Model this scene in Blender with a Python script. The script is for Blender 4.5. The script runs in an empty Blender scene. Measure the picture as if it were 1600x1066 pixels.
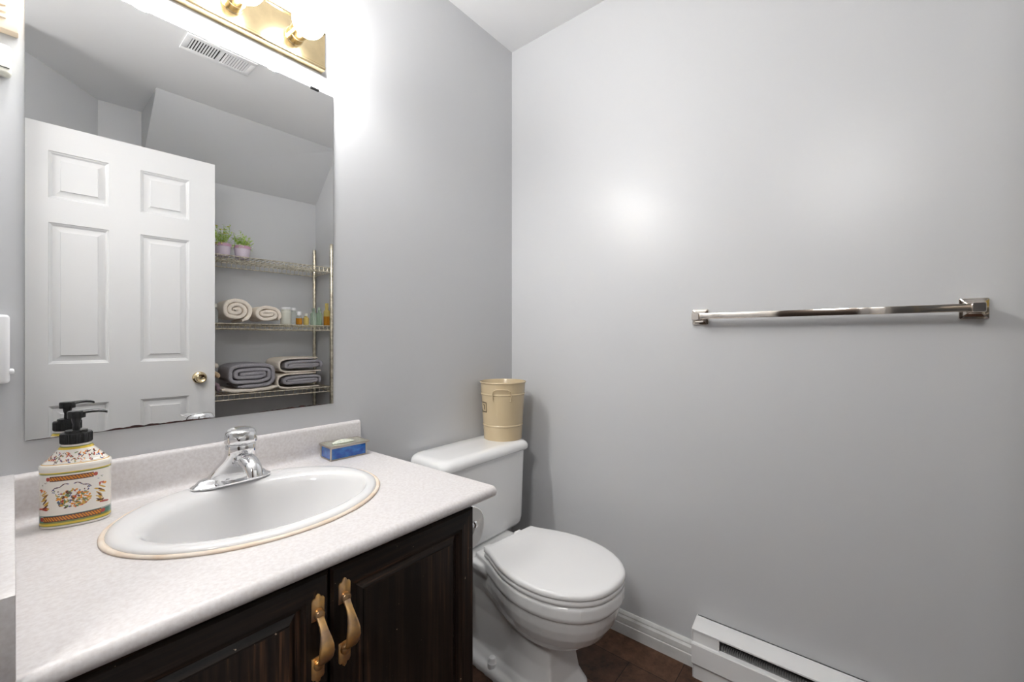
import bpy, bmesh, math, random
from math import sin, cos, pi, radians, sqrt, atan2, hypot
from mathutils import Vector, Matrix, noise
random.seed(7)

# ------------------------------------------------------------------ camera, world, exposure
sc = bpy.context.scene
COL = sc.collection
cam_d = bpy.data.cameras.new('camera')
cam = bpy.data.objects.new('camera', cam_d)
COL.objects.link(cam)
cam.location = (-1.4995, -1.2372, 1.1124)
cam.rotation_euler = (radians(90), 0, radians(39.505 - 90))
cam_d.sensor_width = 36.0
cam_d.lens = 655.44 / 1600 * 36.0
cam_d.shift_y = -3.17 / 1600
cam_d.clip_start = 0.02
sc.camera = cam
w = bpy.data.worlds.new('world')
sc.world = w
w.use_nodes = True
w.node_tree.nodes['Background'].inputs[0].default_value = (0.9, 0.93, 1.0, 1)
w.node_tree.nodes['Background'].inputs[1].default_value = 0.4
sc.view_settings.view_transform = 'Standard'
sc.view_settings.look = 'None'
sc.view_settings.exposure = 1.25
sc.view_settings.gamma = 1.0
sc.view_settings.use_curve_mapping = False
sc.cycles.max_bounces = 14
sc.cycles.diffuse_bounces = 8
sc.cycles.glossy_bounces = 8
sc.cycles.transmission_bounces = 10
sc.cycles.use_denoising = True
sc.cycles.sample_clamp_indirect = 6.0
BULB = 46.0
HALL_FILL = 28.0

# ------------------------------------------------------------------ materials
def srgb(r, g, b):
    f = lambda c: c / 12.92 if c <= 0.04045 else ((c + 0.055) / 1.055) ** 2.4
    return (f(r / 255), f(g / 255), f(b / 255), 1)

def mat(name, col, rough=0.5, metal=0.0, spec=0.5, bump=None, var=None, coat=0.0, trans=0.0, ior=1.45, emit=None):
    """col: linear rgba. var=(colour2, scale, detail, stretch) noise mix. bump=(scale, strength)"""
    m = bpy.data.materials.new(name)
    m.use_nodes = True
    nt = m.node_tree
    b = nt.nodes['Principled BSDF']
    b.inputs['Base Color'].default_value = col
    b.inputs['Roughness'].default_value = rough
    b.inputs['Metallic'].default_value = metal
    b.inputs['Specular IOR Level'].default_value = spec
    b.inputs['Coat Weight'].default_value = coat
    b.inputs['Coat Roughness'].default_value = 0.06
    b.inputs['Transmission Weight'].default_value = trans
    b.inputs['IOR'].default_value = ior
    if emit:
        b.inputs['Emission Color'].default_value = emit[0]
        b.inputs['Emission Strength'].default_value = emit[1]
    tc = None
    if var or bump:
        tc = nt.nodes.new('ShaderNodeTexCoord')
    if var:
        c2, scale, detail, stretch = var
        mp = nt.nodes.new('ShaderNodeMapping')
        mp.inputs['Scale'].default_value = stretch
        nt.links.new(tc.outputs['Object'], mp.inputs[0])
        n = nt.nodes.new('ShaderNodeTexNoise')
        n.inputs['Scale'].default_value = scale
        n.inputs['Detail'].default_value = detail
        nt.links.new(mp.outputs[0], n.inputs['Vector'])
        r = nt.nodes.new('ShaderNodeValToRGB')
        r.color_ramp.elements[0].position = 0.35
        r.color_ramp.elements[1].position = 0.68
        r.color_ramp.elements[0].color = col
        r.color_ramp.elements[1].color = c2
        nt.links.new(n.outputs['Fac'], r.inputs[0])
        nt.links.new(r.outputs[0], b.inputs['Base Color'])
    if bump:
        n2 = nt.nodes.new('ShaderNodeTexNoise')
        n2.inputs['Scale'].default_value = bump[0]
        n2.inputs['Detail'].default_value = 3
        nt.links.new(tc.outputs['Object'], n2.inputs['Vector'])
        bp = nt.nodes.new('ShaderNodeBump')
        bp.inputs['Strength'].default_value = bump[1]
        bp.inputs['Distance'].default_value = 0.002
        nt.links.new(n2.outputs['Fac'], bp.inputs['Height'])
        nt.links.new(bp.outputs[0], b.inputs['Normal'])
    return m

M = {}
M['wall'] = mat('wall_paint', (0.56, 0.566, 0.578, 1), 0.33, spec=0.42, bump=(260, 0.05))
M['ceil'] = mat('ceiling_paint', (0.80, 0.80, 0.805, 1), 0.6, spec=0.3, bump=(200, 0.04))
M['white'] = mat('white_gloss_paint', (0.80, 0.80, 0.80, 1), 0.35, spec=0.4)
M['door'] = mat('door_paint', (0.68, 0.68, 0.685, 1), 0.4, spec=0.35, bump=(90, 0.05))
M['trim'] = mat('trim_paint', (0.74, 0.74, 0.73, 1), 0.35, spec=0.4, var=((0.66, 0.66, 0.645, 1), 30, 3, (1, 1, 1)))
M['porcelain'] = mat('porcelain', (0.83, 0.83, 0.83, 1), 0.09, coat=0.5)
M['sink'] = mat('sink_china', (0.73, 0.725, 0.725, 1), 0.12, coat=0.4)
M['caulk'] = mat('aged_caulk', srgb(224, 212, 198), 0.6, var=(srgb(212, 190, 168), 22, 3, (1, 1, 1)))
M['seat'] = mat('seat_plastic', (0.82, 0.815, 0.815, 1), 0.25, coat=0.2)
M['lam'] = mat('laminate', srgb(216, 213, 213), 0.36, spec=0.4, var=(srgb(204, 199, 198), 170, 5, (1, 1, 1)), bump=(500, 0.05))
M['chrome'] = mat('chrome', (0.82, 0.82, 0.83, 1), 0.06, metal=1)
M['nickel'] = mat('polished_nickel', (0.72, 0.66, 0.60, 1), 0.08, metal=1)
M['steel'] = mat('shelf_zinc', (0.86, 0.80, 0.66, 1), 0.3, metal=1, var=((0.50, 0.45, 0.34, 1), 60, 3, (1, 1, 1)))
M['brass'] = mat('polished_brass', (0.78, 0.63, 0.38, 1), 0.17, metal=1, var=((0.70, 0.56, 0.34, 1), 40, 4, (1, 1, 1)))
M['mirror'] = mat('mirror_silver', (0.90, 0.905, 0.905, 1), 0.0, metal=1)
M['glassedge'] = mat('mirror_glass_edge', (0.35, 0.40, 0.38, 1), 0.2)
M['desilver'] = mat('desilvered_stain', srgb(70, 34, 32), 0.5, var=(srgb(28, 22, 22), 90, 3, (1, 1, 1)))
M['black'] = mat('black_plastic', (0.012, 0.012, 0.012, 1), 0.25)
M['darkgap'] = mat('dark_interior', (0.03, 0.03, 0.03, 1), 0.7)
M['fin'] = mat('heater_fins', (0.42, 0.42, 0.42, 1), 0.5, metal=0.2)
M['cream_metal'] = mat('cream_enamel', srgb(198, 179, 146), 0.22, coat=0.3)
M['cream_dark'] = mat('brown_print', srgb(66, 52, 28), 0.5)
M['solder'] = mat('solder', (0.55, 0.50, 0.43, 1), 0.28, metal=1)
M['blueglass'] = mat('blue_glass', srgb(56, 150, 240), 0.06, trans=0.40, coat=0.6, var=(srgb(16, 84, 190), 45, 3, (1, 1, 2)))
M['lidglass'] = mat('lid_glass', srgb(190, 190, 170), 0.08, trans=0.5, coat=0.5)
M['shell'] = mat('shell', srgb(235, 235, 220), 0.2, coat=0.5, var=(srgb(190, 200, 185), 120, 2, (1, 3, 1)))
M['copper'] = mat('antique_brass', (0.88, 0.53, 0.19, 1), 0.30, metal=0.85, var=((0.48, 0.32, 0.21, 1), 38, 3, (1, 1, 1)))
M['beige'] = mat('beige_plastic', srgb(226, 208, 186), 0.45)
M['offwhite'] = mat('ivory_plastic', srgb(222, 220, 208), 0.4)
M['whiteplastic'] = mat('white_plastic', (0.82, 0.82, 0.83, 1), 0.35)
M['grey_towel'] = mat('grey_terry', srgb(172, 169, 174), 0.95, spec=0.1, bump=(420, 0.9), var=(srgb(142, 139, 145), 260, 2, (1, 1, 1)))
M['cream_towel'] = mat('cream_terry', srgb(238, 229, 217), 0.95, spec=0.1, bump=(420, 0.9), var=(srgb(224, 212, 198), 200, 2, (1, 1, 1)))
M['mauve_towel'] = mat('mauve_terry', srgb(150, 128, 136), 0.95, spec=0.1, bump=(420, 0.9))
M['tan_towel'] = mat('tan_terry', srgb(222, 196, 160), 0.95, spec=0.1, bump=(420, 0.9))
M['pot_lilac'] = mat('lilac_pot', srgb(206, 194, 208), 0.4)
M['pot_pink'] = mat('pink_pot_rim', srgb(190, 150, 172), 0.4)
M['leaf'] = mat('leaf_green', srgb(150, 190, 84), 0.5, var=(srgb(205, 222, 120), 80, 2, (1, 1, 1)))
M['petal_white'] = mat('petal_white', srgb(244, 240, 232), 0.6)
M['petal_yellow'] = mat('petal_yellow', srgb(226, 206, 70), 0.6)
M['soil'] = mat('soil', srgb(60, 44, 34), 0.9)
M['clearglass'] = mat('clear_glass', (0.92, 0.96, 0.93, 1), 0.05, trans=0.85, ior=1.3)
M['greenglass'] = mat('pale_green_glass', (0.70, 0.84, 0.70, 1), 0.05, trans=0.8, ior=1.3)
M['amber'] = mat('amber_liquid', srgb(205, 140, 40), 0.1, trans=0.4, ior=1.3)
M['yellowliq'] = mat('yellow_liquid', srgb(222, 200, 120), 0.15, trans=0.3, ior=1.3)
M['milky'] = mat('milky_jar', srgb(214, 214, 202), 0.3, trans=0.15)
M['paper'] = mat('tissue_paper', (0.85, 0.85, 0.84, 1), 0.9, bump=(300, 0.3))
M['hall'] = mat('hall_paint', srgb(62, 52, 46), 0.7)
M['bulb'] = mat('bulb_glow', (1, 1, 1, 1), 0.4, emit=((1.0, 0.995, 0.985, 1), BULB))

def floor_mat():
    m = bpy.data.materials.new('brown_vinyl_tile'); m.use_nodes = True
    nt = m.node_tree; b = nt.nodes['Principled BSDF']
    tc = nt.nodes.new('ShaderNodeTexCoord')
    mp = nt.nodes.new('ShaderNodeMapping'); mp.inputs['Location'].default_value = (0.27, 0.13, 0)
    mp.inputs['Rotation'].default_value = (0, 0, radians(90))
    nt.links.new(tc.outputs['Object'], mp.inputs[0])
    br = nt.nodes.new('ShaderNodeTexBrick')
    br.inputs['Scale'].default_value = 1.0
    br.inputs['Brick Width'].default_value = 0.30
    br.inputs['Row Height'].default_value = 0.15
    br.inputs['Mortar Size'].default_value = 0.0012
    br.inputs['Color1'].default_value = srgb(112, 84, 66)
    br.inputs['Color2'].default_value = srgb(68, 49, 40)
    br.inputs['Mortar'].default_value = srgb(36, 24, 20)
    nt.links.new(mp.outputs[0], br.inputs['Vector'])
    n = nt.nodes.new('ShaderNodeTexNoise'); n.inputs['Scale'].default_value = 24; n.inputs['Detail'].default_value = 8
    n.inputs['Roughness'].default_value = 0.7
    nt.links.new(tc.outputs['Object'], n.inputs['Vector'])
    r = nt.nodes.new('ShaderNodeValToRGB')
    r.color_ramp.elements[0].position = 0.3; r.color_ramp.elements[0].color = (0.35, 0.33, 0.32, 1)
    r.color_ramp.elements[1].position = 0.75; r.color_ramp.elements[1].color = (1.5, 1.35, 1.25, 1)
    nt.links.new(n.outputs['Fac'], r.inputs[0])
    mx = nt.nodes.new('ShaderNodeMix'); mx.data_type = 'RGBA'; mx.blend_type = 'MULTIPLY'
    mx.inputs[0].default_value = 1.0
    nt.links.new(br.outputs['Color'], mx.inputs[6]); nt.links.new(r.outputs[0], mx.inputs[7])
    nt.links.new(mx.outputs[2], b.inputs['Base Color'])
    b.inputs['Roughness'].default_value = 0.5
    b.inputs['Specular IOR Level'].default_value = 0.35
    return m
M['floor'] = floor_mat()

def wood_mat(name, axis):
    m = bpy.data.materials.new(name); m.use_nodes = True
    nt = m.node_tree; b = nt.nodes['Principled BSDF']
    tc = nt.nodes.new('ShaderNodeTexCoord')
    mp = nt.nodes.new('ShaderNodeMapping')
    mp.inputs['Scale'].default_value = (160, 160, 5) if axis == 'z' else (5, 160, 160)
    nt.links.new(tc.outputs['Object'], mp.inputs[0])
    n = nt.nodes.new('ShaderNodeTexNoise'); n.inputs['Scale'].default_value = 1.0; n.inputs['Detail'].default_value = 5
    nt.links.new(mp.outputs[0], n.inputs['Vector'])
    mp2 = nt.nodes.new('ShaderNodeMapping')
    mp2.inputs['Scale'].default_value = (14, 14, 2.4) if axis == 'z' else (2.4, 14, 14)
    nt.links.new(tc.outputs['Object'], mp2.inputs[0])
    n2 = nt.nodes.new('ShaderNodeTexNoise'); n2.inputs['Scale'].default_value = 1.0; n2.inputs['Detail'].default_value = 4
    nt.links.new(mp2.outputs[0], n2.inputs['Vector'])
    mul = nt.nodes.new('ShaderNodeMath'); mul.operation = 'MULTIPLY'
    nt.links.new(n.outputs['Fac'], mul.inputs[0]); nt.links.new(n2.outputs['Fac'], mul.inputs[1])
    r = nt.nodes.new('ShaderNodeValToRGB')
    e = r.color_ramp.elements
    e[0].position = 0.17; e[0].color = srgb(20, 17, 15)
    e[1].position = 0.46; e[1].color = srgb(104, 72, 50)
    k = e.new(0.30); k.color = srgb(44, 33, 27)
    nt.links.new(mul.outputs[0], r.inputs[0])
    # pale specks (scratches in the stain)
    n3 = nt.nodes.new('ShaderNodeTexNoise'); n3.inputs['Scale'].default_value = 130; n3.inputs['Detail'].default_value = 1
    nt.links.new(tc.outputs['Object'], n3.inputs['Vector'])
    r3 = nt.nodes.new('ShaderNodeValToRGB'); r3.color_ramp.elements[0].position = 0.785; r3.color_ramp.elements[1].position = 0.82
    nt.links.new(n3.outputs['Fac'], r3.inputs[0])
    mx = nt.nodes.new('ShaderNodeMix'); mx.data_type = 'RGBA'
    nt.links.new(r3.outputs[0], mx.inputs[0]); nt.links.new(r.outputs[0], mx.inputs[6]); mx.inputs[7].default_value = srgb(170, 150, 130)
    nt.links.new(mx.outputs[2], b.inputs['Base Color'])
    b.inputs['Roughness'].default_value = 0.36
    b.inputs['Specular IOR Level'].default_value = 0.4
    bp = nt.nodes.new('ShaderNodeBump'); bp.inputs['Strength'].default_value = 0.25; bp.inputs['Distance'].default_value = 0.001
    nt.links.new(n.outputs['Fac'], bp.inputs['Height']); nt.links.new(bp.outputs[0], b.inputs['Normal'])
    return m
M['wood_v'] = wood_mat('espresso_wood_upright', 'z')
M['wood_h'] = wood_mat('espresso_wood_rail', 'x')

def attr_mat(name, rough):
    m = bpy.data.materials.new(name); m.use_nodes = True
    nt = m.node_tree; b = nt.nodes['Principled BSDF']
    a = nt.nodes.new('ShaderNodeAttribute'); a.attribute_name = 'paint'
    nt.links.new(a.outputs['Color'], b.inputs['Base Color'])
    b.inputs['Roughness'].default_value = rough
    b.inputs['Coat Weight'].default_value = 0.6
    b.inputs['Coat Roughness'].default_value = 0.05
    return m
M['majolica'] = attr_mat('painted_ceramic', 0.2)

# ------------------------------------------------------------------ geometry helpers
def V(*a): return Vector(a)

def obj(name, bm, m, parent=None, smooth=30, loc=None, rotz=None):
    bmesh.ops.recalc_face_normals(bm, faces=bm.faces[:])
    me = bpy.data.meshes.new(name)
    bm.to_mesh(me); bm.free()
    ms = m if isinstance(m, (list, tuple)) else [m]
    for x in ms: me.materials.append(M[x] if isinstance(x, str) else x)
    if smooth:
        me.shade_smooth()
        me.set_sharp_from_angle(angle=radians(smooth))
    o = bpy.data.objects.new(name, me)
    COL.objects.link(o)
    if parent: o.parent = parent
    if loc: o.location = loc
    if rotz is not None: o.rotation_euler = (0, 0, rotz)
    return o

def tag(o, label, cat, group=None):
    o['label'] = label; o['category'] = cat
    if group: o['group'] = group
    return o

def thing(name, label, cat, loc=(0, 0, 0), rotz=0.0, group=None):
    o = bpy.data.objects.new(name, None)
    o.empty_display_size = 0.05
    COL.objects.link(o)
    o.location = loc; o.rotation_euler = (0, 0, rotz)
    return tag(o, label, cat, group)

def struct(name, bm, m, parent=None, smooth=30):
    o = obj(name, bm, m, parent, smooth)
    if parent is None: o['kind'] = 'structure'
    return o

def box(bm, x0, x1, y0, y1, z0, z1, bev=0.0, seg=2, mi=0):
    ret = bmesh.ops.create_cube(bm, size=1.0)
    vs = ret['verts']
    for v in vs:
        v.co = Vector(((x0 + x1) / 2 + v.co.x * (x1 - x0), (y0 + y1) / 2 + v.co.y * (y1 - y0), (z0 + z1) / 2 + v.co.z * (z1 - z0)))
    fs = list({f for v in vs for f in v.link_faces})
    for f in fs: f.material_index = mi
    if bev:
        es = list({e for v in vs for e in v.link_edges})
        r = bmesh.ops.bevel(bm, geom=es, offset=bev, segments=seg, affect='EDGES', profile=0.5)
        for f in r['faces']: f.material_index = mi
    return vs

def loft(bm, secs, closed=True, cap0=True, cap1=True, mi=0):
    rows = [[bm.verts.new(p) for p in s] for s in secs]
    n = len(rows[0])
    for a, b in zip(rows, rows[1:]):
        for i in range(n if closed else n - 1):
            j = (i + 1) % n
            f = bm.faces.new((a[i], a[j], b[j], b[i])); f.material_index = mi
    if cap0:
        f = bm.faces.new(rows[0][::-1]); f.material_index = mi
    if cap1:
        f = bm.faces.new(rows[-1]); f.material_index = mi
    return rows

def lathe(bm, prof, cx=0, cy=0, z0=0, n=40, axis='z', cap0=True, cap1=True, mi=0):
    secs = []
    for r, z in prof:
        s = []
        for k in range(n):
            a = 2 * pi * k / n
            if axis == 'z': s.append(V(cx + r * cos(a), cy + r * sin(a), z0 + z))
            elif axis == 'y': s.append(V(cx + r * cos(a), cy + z, z0 + r * sin(a)))
            else: s.append(V(cx + z, cy + r * cos(a), z0 + r * sin(a)))
        secs.append(s)
    return loft(bm, secs, True, cap0, cap1, mi)

def tube(bm, pts, r, n=8, cap=True, mi=0):
    pts = [Vector(p) for p in pts]
    secs = []
    up = None
    for i, p in enumerate(pts):
        t = (pts[min(i + 1, len(pts) - 1)] - pts[max(i - 1, 0)]).normalized()
        if up is None:
            up = V(0, 0, 1) if abs(t.z) < 0.9 else V(1, 0, 0)
        a = t.cross(up).normalized(); b = a.cross(t).normalized(); up = b
        rr = r[i] if isinstance(r, (list, tuple)) else r
        secs.append([p + a * rr * cos(2 * pi * k / n) + b * rr * sin(2 * pi * k / n) for k in range(n)])
    loft(bm, secs, True, cap, cap, mi)

def prism(bm, pts, d, mi=0):
    """polygon pts (3D list), extruded by vector d"""
    d = Vector(d)
    loft(bm, [[Vector(p) for p in pts], [Vector(p) + d for p in pts]], mi=mi)

def rrect(hx, hy, r, n=6):
    out = []
    for cx, cy, a0 in ((hx - r, hy - r, 0), (-hx + r, hy - r, 90), (-hx + r, -hy + r, 180), (hx - r, -hy + r, 270)):
        for k in range(n + 1):
            a = radians(a0 + 90 * k / n)
            out.append((cx + r * cos(a), cy + r * sin(a)))
    return out

def NB(): return bmesh.new()

# ------------------------------------------------------------------ room shell
ZC = 2.44
XL = -1.62
b = NB(); box(b, XL - 0.1, 0.1, 0.0, 0.1, -0.0, ZC); struct('wall_mirror_side', b, 'wall', smooth=0)
b = NB(); box(b, 0.0, 0.1, -2.15, 0.0, 0.0, ZC); struct('wall_right', b, 'wall', smooth=0)
BK = [(0.0, -1.926), (-1.166, -2.02)]
def wall_seg(name, p, q, m='wall', th=0.1, z0=0.0, z1=ZC):
    p = V(p[0], p[1], 0); q = V(q[0], q[1], 0)
    d = (q - p).normalized(); nrm = V(-d.y, d.x, 0)   # left of p->q is outside
    b = NB()
    base = [p, q, q + nrm * th, p + nrm * th]
    prism(b, [v + V(0, 0, z0) for v in base], (0, 0, z1 - z0))
    return struct(name, b, m, smooth=0)
wall_seg('wall_back', (-1.166, -2.02), (0.0, -1.926), th=-0.1)
wall_seg('wall_corner', (-1.545, -1.613), (-1.166, -2.02), th=-0.1)
b = NB(); box(b, XL - 0.1, -1.512, -1.66, -1.445, 0, ZC); struct('wall_hinge_side', b, 'wall', smooth=0)
b = NB(); box(b, XL - 0.1, XL, -0.66, 0.0, 0, ZC); struct('wall_left', b, 'wall', smooth=0)
b = NB(); box(b, XL - 0.1, 0.1, -2.15, 0.1, ZC, ZC + 0.1); struct('ceiling', b, 'ceil', smooth=0)
b = NB(); box(b, -3.0, 0.1, -2.15, 0.1, -0.1, 0.0); struct('floor', b, 'floor', smooth=0)
# hallway beyond the doorway
b = NB(); box(b, -3.0, -2.9, -2.15, 0.1, 0, ZC); struct('wall_hallway', b, 'hall', smooth=0)
b = NB(); box(b, -2.9, XL - 0.1, 0.0, 0.1, 0, ZC); struct('wall_hallway_far', b, 'hall', smooth=0)
b = NB(); box(b, -2.9, XL - 0.1, -2.15, -2.05, 0, ZC); struct('wall_hallway_near', b, 'hall', smooth=0)
b = NB(); box(b, -3.0, XL - 0.1, -2.15, 0.1, ZC, ZC + 0.1); struct('ceiling_hallway', b, 'hall', smooth=0)
hl = bpy.data.lights.new('hall_fill_light', 'POINT'); hl.shadow_soft_size = 0.19; hl.energy = HALL_FILL; hl.color = (1.0, 0.99, 0.97)  # unseen fill light, added in the hallway to brighten the bathroom
hlo = bpy.data.objects.new('hall_fill_light', hl); COL.objects.link(hlo); hlo.location = (-2.35, -1.2, 2.24)
# sloping soffit (underside of a stair) over the alcove
def yb(x): return -1.926 + (x / 1.166) * 0.094
b = NB()
x1 = -0.985
A = [V(0, yb(0) - 0.01, 2.111), V(0, yb(0) - 0.01, ZC), V(0, -1.600, ZC)]
B = [V(x1, yb(x1) - 0.01, 2.111), V(x1, yb(x1) - 0.01, ZC), V(x1, -1.628, ZC)]
loft(b, [A, B]); struct('ceiling_slope', b, 'wall', smooth=0)
# baseboards
def baseboard(name, p, q, m='trim'):
    p = V(p[0], p[1], 0); q = V(q[0], q[1], 0)
    d = (q - p).normalized(); n_ = V(d.y, -d.x, 0)       # right of p->q is the room
    prof = [(0, 0), (0.016, 0), (0.016, 0.038), (0.0135, 0.040), (0.0135, 0.0425), (0.0150, 0.0445), (0.0145, 0.062), (0.011, 0.067), (0.0095, 0.0695), (0.0105, 0.073), (0.0085, 0.0795), (0.005, 0.083), (0, 0.083)]
    b = NB()
    loft(b, [[p + n_ * u + V(0, 0, z) for u, z in prof], [q + n_ * u + V(0, 0, z) for u, z in prof]])
    return struct(name, b, m)
baseboard('baseboard_right', (0, 0.0), (0, -0.812))
baseboard('baseboard_mirror_side', (-0.80, 0), (-0.016, 0))
b = NB(); box(b, XL, XL + 0.015, -0.66, -0.59, 0, ZC - 0.001, 0.003); struct('trim_doorway', b, 'trim')

# ------------------------------------------------------------------ door (open, behind the camera, seen in the mirror)
def door_mesh(W=0.7175, H=2.044, T=0.035):
    b = NB()
    xs = [0, 0.1107, 0.3014, 0.412, 0.6037, W]
    zs = [0, 0.235, 0.810, 0.994, 1.615, 1.722, 1.928, H]
    for side in (0, 1):
        y = -T if side else 0.0
        s = 1 if side == 0 else -1
        def q(p, f=None):
            b.faces.new([b.verts.new(V(px, y - s * dep, pz)) for px, pz, dep in p])
        for i in range(5):
            for j in range(7):
                x0_, x1_, z0_, z1_ = xs[i], xs[i + 1], zs[j], zs[j + 1]
                if i in (1, 3) and j in (1, 3, 5):
                    rings = [(0, 0), (0.0025, 0.004), (0.007, 0.0055), (0.013, 0.0115), (0.017, 0.0115), (0.0365, 0.0055), (0.0375, 0.0015), (0.0385, 0.0015)]
                    for (a, da), (c, dc) in zip(rings, rings[1:]):
                        o = [(x0_ + a, z0_ + a), (x1_ - a, z0_ + a), (x1_ - a, z1_ - a), (x0_ + a, z1_ - a)]
                        n_ = [(x0_ + c, z0_ + c), (x1_ - c, z0_ + c), (x1_ - c, z1_ - c), (x0_ + c, z1_ - c)]
                        for k in range(4):
                            l = (k + 1) % 4
                            q([(*o[k], da), (*o[l], da), (*n_[l], dc), (*n_[k], dc)])
                    a, da = rings[-1]
                    q([(x0_ + a, z0_ + a, da), (x1_ - a, z0_ + a, da), (x1_ - a, z1_ - a, da), (x0_ + a, z1_ - a, da)])
                else:
                    q([(x0_, z0_, 0), (x1_, z0_, 0), (x1_, z1_, 0), (x0_, z1_, 0)])
    for (xa, za), (xb, zb) in (((0, 0), (W, 0)), ((W, 0), (W, H)), ((W, H), (0, H)), ((0, H), (0, 0))):
        b.faces.new([b.verts.new(p) for p in (V(xa, 0, za), V(xb, 0, zb), V(xb, -T, zb), V(xa, -T, za))])
    bmesh.ops.remove_doubles(b, verts=b.verts[:], dist=1e-5)
    return b
# door local x runs from the knob edge to the hinge; local +y faces the mirror wall
def frame(loc, xdir):
    xd = V(xdir[0], xdir[1], 0).normalized(); 
    return Matrix(((xd.x, -xd.y, 0, loc[0]), (xd.y, xd.x, 0, loc[1]), (0, 0, 1, loc[2]), (0, 0, 0, 1)))
b = door_mesh()
# built with +y front, x mirrored so that knob edge sits on the right in the mirror
bmesh.ops.transform(b, matrix=Matrix.Translation(V(0, 0, 0.008)) , verts=b.verts[:])
ang = atan2(-1.4291 + 1.381, -1.4438 + 0.791)
# rotate by ang; local x -> (-0.9973,-0.0735): then local +y -> (0.0735,-0.9973) i.e. away from mirror; flip y
for v in b.verts: v.co.y = -v.co.y
d = struct('door_1', b, 'door', smooth=20)
d.location = (-0.7733, -1.4465, 0); d.rotation_euler = (0, 0, ang)
b = NB()
lathe(b, [(0.0315, 0.0), (0.0315, -0.004), (0.029, -0.009), (0.020, -0.012), (0.013, -0.016), (0.0125, -0.022), (0.016, -0.026), (0.0235, -0.033), (0.026, -0.040), (0.0245, -0.047), (0.019, -0.0525), (0.017, -0.0515), (0.012, -0.048), (0.0, -0.048)], 0.0676, 0.0, 0.909, 36, 'y', cap1=False)
lathe(b, [(0.0315, 0.035), (0.029, 0.044), (0.013, 0.05), (0.0125, 0.065), (0.026, 0.085), (0.0245, 0.094), (0.0, 0.096)], 0.0676, 0.0, 0.909, 24, 'y', cap1=False)
k = obj('door_knob', b, 'brass', d, smooth=40); k['label'] = 'round polished brass knob'
b = NB(); box(b, 0.0616, 0.0736, -0.0495, -0.0475, 0.907, 0.911)
kk = obj('keyhole', b, 'darkgap', k, smooth=0)

# ------------------------------------------------------------------ wall mirror
MX0, MX1, MZ0, MZ1 = -1.4732, -0.8599, 0.9161, 1.8484
t = thing('wall_mirror', 'frameless rectangular mirror on grey wall over the sink', 'mirror', ((MX0 + MX1) / 2, 0, MZ0))
hx = (MX1 - MX0) / 2; H = MZ1 - MZ0
b = NB(); box(b, -hx, hx, -0.004, -0.0005, 0, H); 
for f in b.faces:
    f.material_index = 0 if f.normal.y < -0.5 else 1
obj('mirror_glass', b, ['mirror', 'glassedge'], t, smooth=0)
# black rot along the lower edge where the silver has gone
def rot(name, xa, xb, hmax, seed, m='desilver'):
    rnd = random.Random(seed); b = NB(); n = 60; top = []; bot = []
    for i in range(n + 1):
        u = i / n; x = xa + (xb - xa) * u
        h = (0.25 + 0.75 * abs(noise.noise(V(u * 6 + seed, 0, 0))) * 1.5 + 0.2 * noise.noise(V(u * 25, seed, 0))) * hmax * min(1, 6 * u, 6 * (1 - u)) + 0.0008
        top.append(V(x, 0, max(h, 0.0006))); bot.append(V(x, 0, 0.0))
    loft(b, [[p + V(0, -0.0042, 0) for p in bot] + [p + V(0, -0.0042, 0) for p in top[::-1]], [p + V(0, -0.0040, 0) for p in bot] + [p + V(0, -0.0040, 0) for p in top[::-1]]])
    obj('desilvered_edge', b, m, t, smooth=0)
rot('r', -0.20, 0.005, 0.008, 3)
rot('r', 0.10, 0.29, 0.0055, 8)
rot('r', -0.305, -0.2, 0.0015, 12)
b = NB(); box(b, 0.237, 0.262, -0.007, -0.0005, H - 0.0035, H + 0.0025, 0.0008)
obj('mirror_clip', b, 'black', t)

# ------------------------------------------------------------------ vanity light bar
BX0, BX1, BZ0, BZ1 = -1.508, -0.895, 1.905, 2.0195
t = thing('vanity_light', 'polished brass light bar with round globe bulbs above the mirror', 'light fixture', ((BX0 + BX1) / 2, 0, BZ0))
hw = (BX1 - BX0) / 2; bh = BZ1 - BZ0
b = NB()
prof = [(0.0, 0.0), (-0.022, 0.0), (-0.026, 0.003), (-0.026, 0.008), (-0.023, 0.011), (-0.023, bh - 0.011), (-0.026, bh - 0.008), (-0.026, bh - 0.003), (-0.022, bh), (0.0, bh)]
loft(b, [[V(-hw, y, z) for y, z in prof], [V(hw, y, z) for y, z in prof]])
obj('backplate', b, 'brass', t)
for i, x in enumerate((-0.983, -1.133, -1.283, -1.433)):
    lx = x - (BX0 + BX1) / 2; lz = 1.957 - BZ0
    b = NB()
    lathe(b, [(0.0245, -0.023), (0.0245, -0.0245), (0.0225, -0.026), (0.0215, -0.044), (0.0228, -0.045), (0.0228, -0.048), (0.0212, -0.049), (0.0205, -0.079), (0.0185, -0.080), (0.0, -0.080)], lx, 0, lz, 36, 'y', cap1=False)
    s = obj('lamp_socket', b, 'brass', t, smooth=40)
    b = NB()
    pr = [(0.013, -0.074)]
    R = 0.0405; cy = -0.112
    for k in range(0, 19):
        a = radians(22 + (180 - 22) * k / 18)
        pr.append((max(R * sin(a), 0.0002), cy + R * cos(a)))
    lathe(b, pr, lx, 0, lz, 36, 'y')
    g = obj('globe_bulb', b, 'bulb', t, smooth=60)
    g['label'] = 'glowing white globe bulb'

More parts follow.
